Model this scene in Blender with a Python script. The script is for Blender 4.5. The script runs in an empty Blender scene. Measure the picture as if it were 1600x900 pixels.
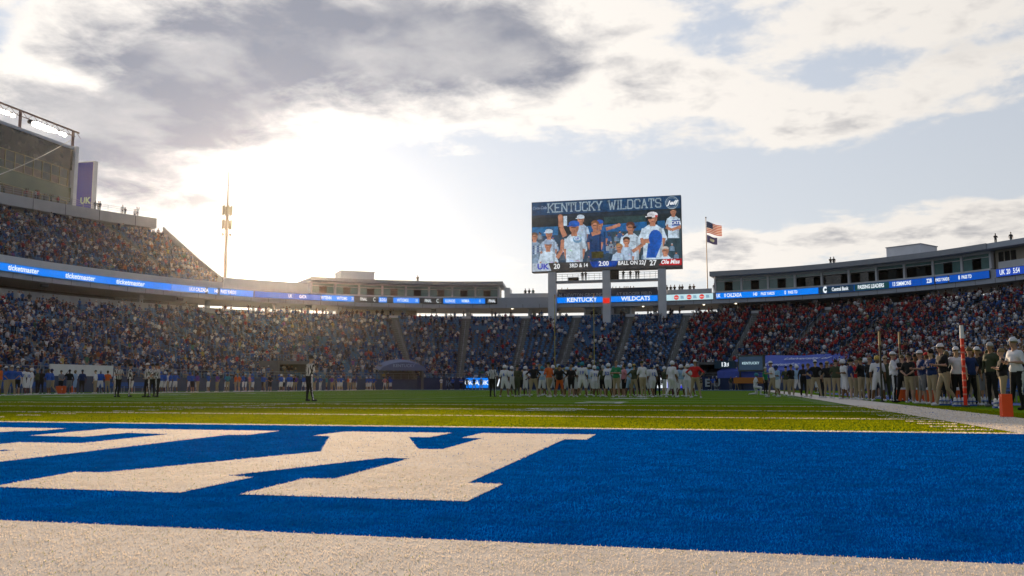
import bpy, bmesh, math, random
import numpy as np
from mathutils import Vector, Matrix

R = math.radians
SC = bpy.context.scene
COL = SC.collection
rng = np.random.default_rng(7)
rnd = random.Random(11)

# ------------------------------------------------------------------ camera
CAM_H, YAW, PITCH = 0.645, 13.82, 6.295
cd = bpy.data.cameras.new('camera')
cam = bpy.data.objects.new('camera', cd)
COL.objects.link(cam)
cam.location = (0, 0, CAM_H)
cam.rotation_euler = (R(90 + PITCH), 0, R(YAW))
cd.sensor_width = 36.0
cd.lens = 31.0
cd.clip_start = 0.05
cd.clip_end = 9000
SC.camera = cam

# ------------------------------------------------------------------ exposure
SC.view_settings.view_transform = 'Standard'
SC.view_settings.look = 'None'
SC.view_settings.exposure = 0.50
SC.view_settings.gamma = 1.0
SC.cycles.max_bounces = 6
SC.cycles.transparent_max_bounces = 6
SC.cycles.sample_clamp_indirect = 4.0

# ------------------------------------------------------------------ sun and sky
SUN_AZ, SUN_EL = -29.2, 7.9            # degrees from +Y (clockwise), above the horizon
sd = Vector((math.sin(R(SUN_AZ)) * math.cos(R(SUN_EL)), math.cos(R(SUN_AZ)) * math.cos(R(SUN_EL)), math.sin(R(SUN_EL))))
ld = bpy.data.lights.new('sun', 'SUN')
ld.energy = 5.0
ld.angle = R(0.53)
ld.color = (1.0, 0.74, 0.48)
lo = bpy.data.objects.new('sun', ld)
COL.objects.link(lo)
lo.rotation_euler = sd.to_track_quat('Z', 'Y').to_euler()
lo.location = (-60, 100, 60)

W = bpy.data.worlds.new('World')
SC.world = W
W.use_nodes = True
wn, wl = W.node_tree.nodes, W.node_tree.links
wn.clear()


def M_(op, a, b=None, c=None, clamp=False):
    n = wn.new('ShaderNodeMath')
    n.operation = op
    n.use_clamp = clamp
    for i, v in enumerate((a, b, c)):
        if v is None:
            continue
        if isinstance(v, (int, float)):
            n.inputs[i].default_value = v
        else:
            wl.new(v, n.inputs[i])
    return n.outputs[0]


def MR(v, a, b, c, d, smooth=True):
    n = wn.new('ShaderNodeMapRange')
    n.interpolation_type = 'SMOOTHSTEP' if smooth else 'LINEAR'
    wl.new(v, n.inputs[0])
    for i, q in enumerate((a, b, c, d)):
        n.inputs[i + 1].default_value = q
    return n.outputs[0]


def MIX(f, a, b):
    n = wn.new('ShaderNodeMix')
    n.data_type = 'RGBA'
    if isinstance(f, (int, float)):
        n.inputs[0].default_value = f
    else:
        wl.new(f, n.inputs[0])
    for i, v in ((6, a), (7, b)):
        if isinstance(v, tuple):
            n.inputs[i].default_value = (*v, 1)
        else:
            wl.new(v, n.inputs[i])
    return n.outputs[2]


tc = wn.new('ShaderNodeTexCoord')
nrm = wn.new('ShaderNodeVectorMath'); nrm.operation = 'NORMALIZE'
wl.new(tc.outputs['Generated'], nrm.inputs[0])
DIR = nrm.outputs[0]
sx = wn.new('ShaderNodeSeparateXYZ'); wl.new(DIR, sx.inputs[0])
dx, dy, dz = sx.outputs
DEG = 57.29578
AZ = M_('MULTIPLY', M_('ARCTAN2', dx, dy), DEG)
EL = M_('MULTIPLY', M_('ARCSINE', dz), DEG)
dot = wn.new('ShaderNodeVectorMath'); dot.operation = 'DOT_PRODUCT'
wl.new(DIR, dot.inputs[0]); dot.inputs[1].default_value = sd
ANG = M_('MULTIPLY', M_('ARCCOSINE', M_('MINIMUM', dot.outputs['Value'], 0.9999999)), DEG)

# clouds live on a flat layer overhead: project the direction on it
den = M_('ADD', M_('MAXIMUM', dz, 0.0), 0.16)
cx_ = M_('DIVIDE', dx, den); cy_ = M_('DIVIDE', dy, den)
cv = wn.new('ShaderNodeCombineXYZ'); wl.new(cx_, cv.inputs[0]); wl.new(cy_, cv.inputs[1])


def NOISE(vec, scale, detail, rough, off=(0, 0, 0), dist=0.0, sc3=(1, 1, 1)):
    mp = wn.new('ShaderNodeMapping')
    wl.new(vec, mp.inputs[0])
    mp.inputs['Location'].default_value = off
    mp.inputs['Scale'].default_value = sc3
    n = wn.new('ShaderNodeTexNoise')
    wl.new(mp.outputs[0], n.inputs['Vector'])
    n.inputs['Scale'].default_value = scale
    n.inputs['Detail'].default_value = detail
    n.inputs['Roughness'].default_value = rough
    n.inputs['Distortion'].default_value = dist
    return n.outputs[0]


big = NOISE(cv.outputs[0], 1.7, 7, 0.56, (3.1, 1.7, 0), 0.25)
fine = NOISE(cv.outputs[0], 6.5, 10, 0.62, (7.3, 2.2, 0), 0.2)
lump = NOISE(cv.outputs[0], 3.2, 4, 0.5, (1.3, 8.2, 0), 0.1)


def BLOB(az, el, wa, we, amp, tilt=0.0):
    a = M_('SUBTRACT', AZ, az); e = M_('SUBTRACT', EL, el)
    c, s = math.cos(R(tilt)), math.sin(R(tilt))
    a2 = M_('ADD', M_('MULTIPLY', a, c), M_('MULTIPLY', e, s))
    e2 = M_('SUBTRACT', M_('MULTIPLY', e, c), M_('MULTIPLY', a, s))
    q = M_('ADD', M_('POWER', M_('ABSOLUTE', M_('DIVIDE', a2, wa)), 2.0), M_('POWER', M_('ABSOLUTE', M_('DIVIDE', e2, we)), 2.0))
    return M_('MULTIPLY', M_('EXPONENT', M_('MULTIPLY', q, -1.0)), amp)


def SUMB(base, blobs):
    acc = base
    for b in blobs:
        acc = M_('ADD', acc, BLOB(*b))
    return acc


# the cloud banks of this evening, by compass bearing and height above the horizon
dens = SUMB(M_('ADD', M_('MULTIPLY', big, 1.0), M_('MULTIPLY', fine, 0.85)), [
    (-28, 20.5, 16, 5.2, .80, 4), (-15, 21.2, 7.5, 3.2, .46, -4), (-41, 15.5, 9, 4.2, .66, 14), (-34, 15.0, 6, 3.2, .30, 0), (-30, 30, 26, 8, .25, 0),
    (-4, 19.2, 6.5, 2.6, .34, 0), (-13, 16.8, 9, 1.8, .10, 0), (-10, 15.6, 7, 1.2, .12, 0), (3.5, 17.3, 5, 1.6, .26, -10), (13.5, 17.2, 9, 1.7, .36, 6),
    (8.5, 21.4, 5, 2.0, .24, -8), (16, 22, 7, 2.6, .32, 0), (4, 15.4, 8, .8, .18, 3), (19.5, 14.6, 2.6, .7, .22, 0), (12, 28, 22, 4, .18, 0),
    (7, 9.2, 12, 1.5, .42, 3), (-1.5, 8.2, 6, 1.3, .34, 0), (17, 8.2, 6, 2.0, .40, 0), (-15, 8.0, 6, .8, .22, 0), (-30.5, 11.3, 5, 1.1, .32, 0), (-37, 11, 5.5, 2.0, .36, 0),
    (-45, 20.3, 3.0, 1.2, -.30, 30), (-42, 17.6, 4, .8, -.34, -14), (-4, 12.2, 13, 2.2, -.30, 0), (12, 12.4, 9, 1.7, -.30, 0), (-20, 12.5, 8, 2.2, -.26, 0),
    (.5, 22.6, 2.0, 1.2, -.14, 0), (6.5, 17.9, 1.6, 1.6, -.14, 0), (-8.2, 20, 1.6, 2.6, -.20, 0), (11.5, 19.3, 4, .5, -.14, 0),
])
mask = MR(dens, 0.99, 1.22, 0, 1)
thick = MR(dens, 1.20, 1.80, 0, 1)
sky = wn.new('ShaderNodeTexSky')
sky.sky_type = 'NISHITA'
sky.sun_disc = False
sky.sun_elevation = R(SUN_EL)
sky.sun_rotation = R(SUN_AZ)
sky.altitude = 300
sky.air_density = 1.0
sky.dust_density = 0.6
sky.ozone_density = 1.4
vs = wn.new('ShaderNodeVectorMath'); vs.operation = 'SCALE'
wl.new(sky.outputs[0], vs.inputs[0]); vs.inputs['Scale'].default_value = 0.10

near = M_('EXPONENT', M_('DIVIDE', ANG, -15.0))       # forward scattering towards the sun
nearer = M_('EXPONENT', M_('DIVIDE', ANG, -3.0))
core = M_('EXPONENT', M_('DIVIDE', ANG, -1.1))
front = MR(dot.outputs['Value'], -1.0, 1.0, 0.0, 1.0, False)
clear = MIX(MR(EL, 4, 40, 0.0, 1.0, False), (.98, 1.02, 1.07), (.60, .70, .92))
clear_lit = wn.new('ShaderNodeVectorMath'); clear_lit.operation = 'SCALE'
wl.new(clear, clear_lit.inputs[0])
wl.new(M_('ADD', M_('MULTIPLY', M_('POWER', front, 1.6), 0.58), M_('ADD', 0.33, M_('MULTIPLY', near, 0.22))), clear_lit.inputs['Scale'])
base = MIX(0.15, clear_lit.outputs[0], vs.outputs[0])
# thin cloud is bright, the thick middle and flat undersides are grey
tone = M_('ADD', M_('SUBTRACT', thick, M_('MULTIPLY', MR(lump, .42, .62, 0, 1), 0.28)), M_('MULTIPLY', M_('SUBTRACT', fine, .5), .62), clamp=True)
cl = MIX(tone, (1.16, 1.10, 1.03), (.34, .36, .43))
cl_s = wn.new('ShaderNodeVectorMath'); cl_s.operation = 'SCALE'
wl.new(cl, cl_s.inputs[0])
wl.new(M_('ADD', M_('MULTIPLY', M_('POWER', front, 1.4), 0.52), M_('ADD', 0.37, M_('MULTIPLY', near, 0.42))), cl_s.inputs['Scale'])
skyc = MIX(mask, base, cl_s.outputs[0])
glow = wn.new('ShaderNodeVectorMath'); glow.operation = 'SCALE'
glow.inputs[0].default_value = (1.0, .93, .82)
wl.new(M_('ADD', M_('MULTIPLY', nearer, .7), M_('MULTIPLY', core, 9.0)), glow.inputs['Scale'])
ad = wn.new('ShaderNodeVectorMath'); ad.operation = 'ADD'
wl.new(skyc, ad.inputs[0]); wl.new(glow.outputs[0], ad.inputs[1])
below = MR(dz, -0.02, 0.0, 0, 1)
fin = MIX(below, (.10, .10, .10), ad.outputs[0])
bg = wn.new('ShaderNodeBackground')
wl.new(fin, bg.inputs[0]); bg.inputs[1].default_value = 0.66
wo = wn.new('ShaderNodeOutputWorld'); wl.new(bg.outputs[0], wo.inputs[0])
W.cycles.sampling_method = 'MANUAL'
W.cycles.sample_map_resolution = 1024

# ------------------------------------------------------------------ helpers
def tag(o, label=None, cat=None, group=None, kind=None):
    if label: o['label'] = label
    if cat: o['category'] = cat
    if group: o['group'] = group
    if kind: o['kind'] = kind
    return o


def empty(name, loc=(0, 0, 0), rz=0.0):
    o = bpy.data.objects.new(name, None)
    COL.objects.link(o)
    o.location = loc
    o.rotation_euler = (0, 0, rz)
    o.empty_display_size = 0.3
    return o


class MB:
    """collects faces; build() links them as ONE mesh object"""
    def __init__(s):
        s.v, s.f, s.m = [], [], []

    def face(s, pts, m=0):
        i = len(s.v)
        s.v += [tuple(p) for p in pts]
        s.f.append(tuple(range(i, i + len(pts))))
        s.m.append(m)

    def hexa(s, p, m=0):
        """p: 4 bottom corners (ccw) then 4 top corners"""
        i = len(s.v)
        s.v += [tuple(q) for q in p]
        for f in ((3, 2, 1, 0), (4, 5, 6, 7), (0, 1, 5, 4), (1, 2, 6, 5), (2, 3, 7, 6), (3, 0, 4, 7)):
            s.f.append(tuple(i + k for k in f)); s.m.append(m)

    def box(s, x0, x1, y0, y1, z0, z1, m=0):
        s.hexa([(x0, y0, z0), (x1, y0, z0), (x1, y1, z0), (x0, y1, z0), (x0, y0, z1), (x1, y0, z1), (x1, y1, z1), (x0, y1, z1)], m)

    def beam(s, a, b, w, h=None, m=0):
        a, b = Vector(a), Vector(b)
        h = h or w
        d = (b - a).normalized()
        u = d.cross(Vector((0, 0, 1)))
        if u.length < 1e-4: u = Vector((1, 0, 0))
        u.normalize(); v = u.cross(d).normalized()
        u *= w / 2; v *= h / 2
        s.hexa([a - u - v, a + u - v, a + u + v, a - u + v, b - u - v, b + u - v, b + u + v, b - u + v], m)

    def tube(s, a, b, r0, r1=None, n=8, m=0, caps=True):
        a, b = Vector(a), Vector(b)
        r1 = r0 if r1 is None else r1
        d = (b - a).normalized()
        u = d.orthogonal().normalized(); v = d.cross(u)
        i = len(s.v)
        for c, r in ((a, r0), (b, r1)):
            for k in range(n):
                t = 2 * math.pi * k / n
                s.v.append(tuple(c + u * (r * math.cos(t)) + v * (r * math.sin(t))))
        for k in range(n):
            s.f.append((i + k, i + (k + 1) % n, i + n + (k + 1) % n, i + n + k)); s.m.append(m)
        if caps:
            s.f.append(tuple(i + k for k in reversed(range(n)))); s.m.append(m)
            s.f.append(tuple(i + n + k for k in range(n))); s.m.append(m)

    def loft(s, rings, m=0, caps=True):
        n = len(rings[0]); i = len(s.v)
        for r in rings: s.v += [tuple(p) for p in r]
        for q in range(len(rings) - 1):
            for k in range(n):
                a = i + q * n
                s.f.append((a + k, a + (k + 1) % n, a + n + (k + 1) % n, a + n + k)); s.m.append(m)
        if caps:
            s.f.append(tuple(i + k for k in reversed(range(n)))); s.m.append(m)
            s.f.append(tuple(i + (len(rings) - 1) * n + k for k in range(n))); s.m.append(m)

    def mesh(s, name, mats, smooth=False):
        me = bpy.data.meshes.new(name)
        me.from_pydata(s.v, [], s.f)
        for m in (mats if isinstance(mats, (list, tuple)) else [mats]): me.materials.append(m)
        if any(s.m): me.polygons.foreach_set('material_index', s.m)
        if smooth: me.polygons.foreach_set('use_smooth', [True] * len(s.f))
        me.update()
        return me

    def build(s, name, mats, parent=None, smooth=False):
        o = bpy.data.objects.new(name, s.mesh(name, mats, smooth))
        COL.objects.link(o)
        if parent is not None: o.parent = parent
        return o


def link(name, me, parent=None):
    o = bpy.data.objects.new(name, me)
    COL.objects.link(o)
    if parent is not None: o.parent = parent
    return o


def copy_tree(o, parent=None):
    c = o.copy(); COL.objects.link(c)
    if parent is not None: c.parent = parent
    for ch in o.children: copy_tree(ch, c)
    return c


# ------------------------------------------------------------------ materials
MATS = {}


def mat(name, col, rough=0.8, var=0.0, scale=3.0, bump=0.0, metal=0.0, spec=0.3, emit=None, estr=1.0, trans=0.0, attr=None, coat=0.0):
    if name in MATS: return MATS[name]
    m = bpy.data.materials.new(name); m.use_nodes = True
    nt = m.node_tree; n, l = nt.nodes, nt.links
    b = n['Principled BSDF']
    b.inputs['Base Color'].default_value = (*col, 1)
    b.inputs['Roughness'].default_value = rough
    b.inputs['Metallic'].default_value = metal
    b.inputs['Specular IOR Level'].default_value = spec
    if coat: b.inputs['Coat Weight'].default_value = coat
    m.diffuse_color = (*col, 1)
    cs = None
    if attr:
        a = n.new('ShaderNodeAttribute'); a.attribute_name = attr; cs = a.outputs['Color']
        l.new(cs, b.inputs['Base Color'])
    if var or bump:
        t = n.new('ShaderNodeTexCoord')
        ns = n.new('ShaderNodeTexNoise'); ns.inputs['Scale'].default_value = scale; ns.inputs['Detail'].default_value = 6
        ns.inputs['Roughness'].default_value = 0.62
        l.new(t.outputs['Object'], ns.inputs['Vector'])
        if var:
            mr = n.new('ShaderNodeMapRange'); l.new(ns.outputs[0], mr.inputs[0])
            mr.inputs[1].default_value = .3; mr.inputs[2].default_value = .7
            mr.inputs[3].default_value = 1 - var; mr.inputs[4].default_value = 1 + var
            vm = n.new('ShaderNodeVectorMath'); vm.operation = 'SCALE'
            if cs: l.new(cs, vm.inputs[0])
            else: vm.inputs[0].default_value = col
            l.new(mr.outputs[0], vm.inputs['Scale']); l.new(vm.outputs[0], b.inputs['Base Color'])
        if bump:
            bp = n.new('ShaderNodeBump'); bp.inputs['Strength'].default_value = bump
            l.new(ns.outputs[0], bp.inputs['Height']); l.new(bp.outputs[0], b.inputs['Normal'])
    if emit:
        b.inputs['Emission Color'].default_value = (*emit, 1); b.inputs['Emission Strength'].default_value = estr
    if trans:
        tr = n.new('ShaderNodeBsdfTranslucent'); tr.inputs[0].default_value = (*[min(1, c * 1.1) for c in col], 1)
        mx = n.new('ShaderNodeMixShader'); mx.inputs[0].default_value = trans
        l.new(b.outputs[0], mx.inputs[1]); l.new(tr.outputs[0], mx.inputs[2])
        l.new(mx.outputs[0], n['Material Output'].inputs[0])
        if var: l.new(vm.outputs[0], tr.inputs[0])
    MATS[name] = m
    return m


def glow_mat(name, col, s=1.0):
    s = s * 0.76
    if name in MATS: return MATS[name]
    m = bpy.data.materials.new(name); m.use_nodes = True
    n, l = m.node_tree.nodes, m.node_tree.links
    b = n['Principled BSDF']; b.inputs['Specular IOR Level'].default_value = .2
    b.inputs['Base Color'].default_value = (.02, .02, .02, 1); b.inputs['Roughness'].default_value = .5
    b.inputs['Emission Color'].default_value = (*col, 1); b.inputs['Emission Strength'].default_value = s
    m.diffuse_color = (*col, 1)
    # camera feed and diode grain: the picture on a board is never one flat colour
    t = n.new('ShaderNodeTexCoord'); ns = n.new('ShaderNodeTexNoise'); ns.inputs['Detail'].default_value = 5
    ns.inputs['Scale'].default_value = 1.3 if name.startswith('pic_') else .5; ns.inputs['Roughness'].default_value = .75
    l.new(t.outputs['Object'], ns.inputs['Vector'])
    mr = n.new('ShaderNodeMapRange'); l.new(ns.outputs[0], mr.inputs[0]); mr.inputs[1].default_value = .3; mr.inputs[2].default_value = .7
    k = .55 if name.startswith('pic_') else .12
    mr.inputs[3].default_value = s * (1 - k); mr.inputs[4].default_value = s * (1 + k); l.new(mr.outputs[0], b.inputs['Emission Strength'])
    MATS[name] = m
    return m


concrete = mat('concrete', (.33, .34, .35), .85, .14, .9, .05)
concrete_dark = mat('concrete_dark', (.13, .13, .135), .9, .2, .6, .05)
concrete_light = mat('concrete_light', (.46, .46, .47), .8, .10, .5, .03)
steel = mat('steel_grey', (.30, .32, .35), .5, .08, 2, 0, .4)
steel_dark = mat('steel_dark', (.06, .065, .07), .6, .1, 2, 0, .3)
white_paint = mat('white_paint', (.72, .73, .74), .55, .06, 1.5)
panel_grey = mat('panel_grey', (.42, .46, .52), .55, .06, .8, 0, .1)
panel_pale = mat('panel_pale', (.64, .66, .69), .55, .06, .8)
seat_blue = mat('seat_blue', (.06, .15, .30), .5, .18, .35)
blue_wall = mat('blue_wall', (.02, .06, .22), .6, .12, 1.0)
blue_tarp = mat('blue_tarp', (.06, .10, .42), .6, .12, 1.5, .2)
glass_teal = mat('glass_teal', (.10, .22, .22), .12, .15, .6, 0, 0, .8)
glass_dark = mat('glass_dark', (.02, .025, .03), .08, .2, .8, 0, 0, .8)
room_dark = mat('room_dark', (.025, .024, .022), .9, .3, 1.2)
yellow = mat('goal_yellow', (.52, .44, .06), .5)
orange_pad = mat('pylon_orange', (.85, .09, .015), .6, .08, 8)
wood = mat('beige_cladding', (.42, .37, .30), .7, .08, 1.2)

# ------------------------------------------------------------------ ground, field and markings
def sheet(name, pts, z, m, kind='structure', parent=None):
    b = MB(); b.face([(x, y, z) for x, y in pts]); o = b.build(name, m, parent)
    if parent is None: tag(o, kind=kind)
    return o


XL, XR = -45.0, 3.75                 # sidelines
YE, YG = 3.58, 13.0                  # end line and goal line, near side
STEP = 5.0                           # between yard lines
YG2 = YG + 20 * STEP; YE2 = YG2 + 9.5
turf = mat('turf_green', (.050, .085, .012), .9, .22, 1.1, .4, 0, .1)
turf_blue = mat('turf_blue', (.0, .068, .30), .95, .15, 9, .5, 0, .0)
turf_white = mat('turf_white', (.70, .61, .51), .95, .10, 14, .5, 0, .1)
asphalt = mat('asphalt', (.05, .05, .052), .95, .2, .2)
sheet('ground', [(-3000, -3000), (3000, -3000), (3000, 3000), (-3000, 3000)], -.06, asphalt)


def stripes_turf():
    m = bpy.data.materials.new('turf_green_field'); m.use_nodes = True
    n, l = m.node_tree.nodes, m.node_tree.links
    b = n['Principled BSDF']; b.inputs['Roughness'].default_value = 1.0; b.inputs['Specular IOR Level'].default_value = 0
    t = n.new('ShaderNodeTexCoord'); s = n.new('ShaderNodeSeparateXYZ'); l.new(t.outputs['Object'], s.inputs[0])
    a = n.new('ShaderNodeMath'); a.operation = 'SUBTRACT'; l.new(s.outputs[1], a.inputs[0]); a.inputs[1].default_value = YG
    d = n.new('ShaderNodeMath'); d.operation = 'PINGPONG'; l.new(a.outputs[0], d.inputs[0]); d.inputs[1].default_value = STEP
    g = n.new('ShaderNodeMath'); g.operation = 'DIVIDE'; l.new(a.outputs[0], g.inputs[0]); g.inputs[1].default_value = STEP * 2
    fr = n.new('ShaderNodeMath'); fr.operation = 'FRACT'; l.new(g.outputs[0], fr.inputs[0])
    gt = n.new('ShaderNodeMath'); gt.operation = 'GREATER_THAN'; l.new(fr.outputs[0], gt.inputs[0]); gt.inputs[1].default_value = .5
    ns = n.new('ShaderNodeTexNoise'); ns.inputs['Scale'].default_value = 1.3; ns.inputs['Detail'].default_value = 8; ns.inputs['Roughness'].default_value = .7
    l.new(t.outputs['Object'], ns.inputs['Vector'])
    mx = n.new('ShaderNodeMix'); mx.data_type = 'RGBA'; l.new(gt.outputs[0], mx.inputs[0])
    mx.inputs[6].default_value = (.120, .200, .012, 1); mx.inputs[7].default_value = (.092, .165, .012, 1)
    vm = n.new('ShaderNodeVectorMath'); vm.operation = 'SCALE'; l.new(mx.outputs[2], vm.inputs[0])
    mr = n.new('ShaderNodeMapRange'); l.new(ns.outputs[0], mr.inputs[0]); mr.inputs[1].default_value = .3; mr.inputs[2].default_value = .7; mr.inputs[3].default_value = .75; mr.inputs[4].default_value = 1.25
    l.new(mr.outputs[0], vm.inputs['Scale']); l.new(vm.outputs[0], b.inputs['Base Color'])
    bp = n.new('ShaderNodeBump'); bp.inputs['Strength'].default_value = .5; n2 = n.new('ShaderNodeTexNoise'); n2.inputs['Scale'].default_value = 30
    l.new(t.outputs['Object'], n2.inputs['Vector']); l.new(n2.outputs[0], bp.inputs['Height']); l.new(bp.outputs[0], b.inputs['Normal'])
    return m


field = sheet('football_field', [(-62, -12), (20, -12), (20, 150), (-62, 150)], -.004, stripes_turf())
m4 = .004
sheet('end_zone_paint', [(XL, YE), (XR, YE), (XR, YG), (XL, YG)], m4, turf_blue)
b = MB()
bw = 1.75
for (x0, x1, y0, y1) in ((XL - bw, XR + bw, YE - bw, YE), (XL - bw, XL, YE, YE2), (XR, XR + bw, YE, YE2), (XL - bw, XR + bw, YE2, YE2 + bw)):
    b.face([(x0, y0, 2 * m4), (x1, y0, 2 * m4), (x1, y1, 2 * m4), (x0, y1, 2 * m4)])
tag(b.build('boundary_paint', turf_white), kind='structure')
sheet('far_end_zone_paint', [(XL, YG2), (XR, YG2), (XR, YE2), (XL, YE2)], m4, turf_blue)
line_w = mat('line_white', (.68, .68, .66), .85, .08, 6, .2, 0, .1)
b = MB()
b.face([(XL, YG - .02, 2 * m4), (XR, YG - .02, 2 * m4), (XR, YG + .2, 2 * m4), (XL, YG + .2, 2 * m4)])
for i in range(1, 21):
    y = YG + i * STEP
    b.face([(XL, y - .055, 2 * m4), (XR, y - .055, 2 * m4), (XR, y + .055, 2 * m4), (XL, y + .055, 2 * m4)])
for i in range(1, 100):
    if i % 5 == 0: continue
    y = YG + i * STEP / 5
    for (x0, x1) in ((XR - .75, XR - .12), (XL + .12, XL + .75), (-14.9, -14.25), (-26.9, -26.25)):
        b.face([(x0, y - .05, 2 * m4), (x1, y - .05, 2 * m4), (x1, y + .05, 2 * m4), (x0, y + .05, 2 * m4)])
tag(b.build('yard_lines', line_w), kind='structure')


def text(name, body, size, mtx, m, parent=None, offset=0.0, extrude=0.0, shear=0.0, space=1.0, align='CENTER', sx=1.0):
    c = bpy.data.curves.new(name, 'FONT')
    c.body = body; c.size = size; c.align_x = align; c.align_y = 'CENTER'
    c.offset = offset * size; c.extrude = extrude; c.shear = shear; c.space_character = space
    c.resolution_u = 2; c.fill_mode = 'BOTH' if extrude else 'FRONT'
    if hasattr(c, 'materials'): c.materials.append(m)
    o = bpy.data.objects.new(name, c); COL.objects.link(o)
    if parent is not None: o.parent = parent
    o.matrix_local = mtx @ Matrix.Diagonal((sx, 1, 1, 1))
    return o


def frame(o, xdir, up=(0, 0, 1)):
    """matrix at o with local X along xdir and local Y along up"""
    x = Vector(xdir).normalized(); y = Vector(up).normalized(); z = x.cross(y).normalized(); y = z.cross(x)
    m = Matrix((x, y, z)).transposed().to_4x4(); m.translation = Vector(o)
    return m


# yard numbers, tops towards the middle of the field, on both sides
for i, num in ((2, '1 0'), (4, '2 0'), (6, '3 0'), (8, '4 0'), (10, '5 0')):
    y = YG + i * STEP
    t_ = text('yard_number', num, 2.4, frame((XR - 8.3, y, 3 * m4), (0, 1, 0), (-1, 0, 0)), line_w, None, .02)
    tag(t_, kind='structure')
    t_ = text('yard_number', num, 2.4, frame((XL + 8.3, y, 3 * m4), (0, -1, 0), (1, 0, 0)), line_w, None, .02)
    tag(t_, kind='structure')

# end zone lettering (seen from behind, so upside down): K, E and N of the home word
LET_K = [(-5.18, 10.43), (-5.2, 11.45), (-3.66, 11.5), (-3.61, 10.43), (-3.89, 10.45), (-3.06, 8.5), (-2.82, 8.53), (-2.93, 10.4), (-3.2, 10.43), (-3.25, 11.52),
         (-1.72, 11.54), (-1.66, 10.44), (-1.93, 10.45), (-1.69, 5.66), (-1.45, 5.65), (-1.43, 4.77), (-2.82, 4.75), (-2.86, 5.65), (-2.65, 5.68), (-2.74, 7.4),
         (-2.98, 7.43), (-3.48, 5.7), (-3.25, 5.64), (-3.21, 4.74), (-4.55, 4.72), (-4.72, 5.66), (-4.47, 5.69), (-3.87, 7.97), (-4.92, 10.38)]
LET_E = [(-8.93, 11.4), (-6.16, 11.4), (-6.06, 10.37), (-6.33, 10.33), (-5.9, 5.68), (-5.62, 5.66), (-5.58, 4.72), (-8.15, 4.72), (-8.2, 6.75), (-7.45, 6.75), (-7.35, 5.7),
         (-6.85, 5.7), (-6.88, 7.4), (-7.72, 7.4), (-7.77, 8.42), (-6.98, 8.45), (-7.17, 10.3), (-7.9, 10.43), (-7.82, 9.5), (-8.69, 9.56)]
LET_N = [(-11.0, 11.3), (-9.59, 11.3), (-9.45, 10.66), (-9.72, 10.4), (-9.3, 4.72), (-10.25, 4.72), (-11.9, 8.2), (-11.75, 5.65), (-11.4, 5.65), (-11.4, 4.72), (-12.85, 4.72),
         (-12.9, 5.65), (-12.6, 5.65), (-12.95, 10.4), (-13.3, 10.4), (-13.35, 11.3), (-12.0, 11.3), (-10.6, 8.0), (-10.75, 10.4), (-11.0, 10.4)]
for nm, poly in (('end_zone_letter_k', LET_K), ('end_zone_letter_e', LET_E), ('end_zone_letter_n', LET_N)):
    sheet(nm, poly, 2 * m4, turf_white)


def inside(poly, X, Y):
    r = np.zeros(X.shape, bool); n = len(poly)
    for i in range(n):
        x1, y1 = poly[i]; x2, y2 = poly[(i + 1) % n]
        c = ((y1 > Y) != (y2 > Y)) & (X < (x2 - x1) * (Y - y1) / (y2 - y1 + 1e-12) + x1)
        r ^= c
    return r


# the artificial grass itself: separate bent blades, as far out as they can be seen
blade_w = mat('blade_white', (.78, .675, .55), .95, .20, 3.5, 0, 0, .0, trans=.45)
blade_b = mat('blade_blue', (.0, .108, .43), .95, .38, 3.5, 0, 0, .0, trans=.45)
blade_g = mat('blade_green', (.26, .28, .004), .95, .25, 2.5, 0, 0, .0, trans=.5)


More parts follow.
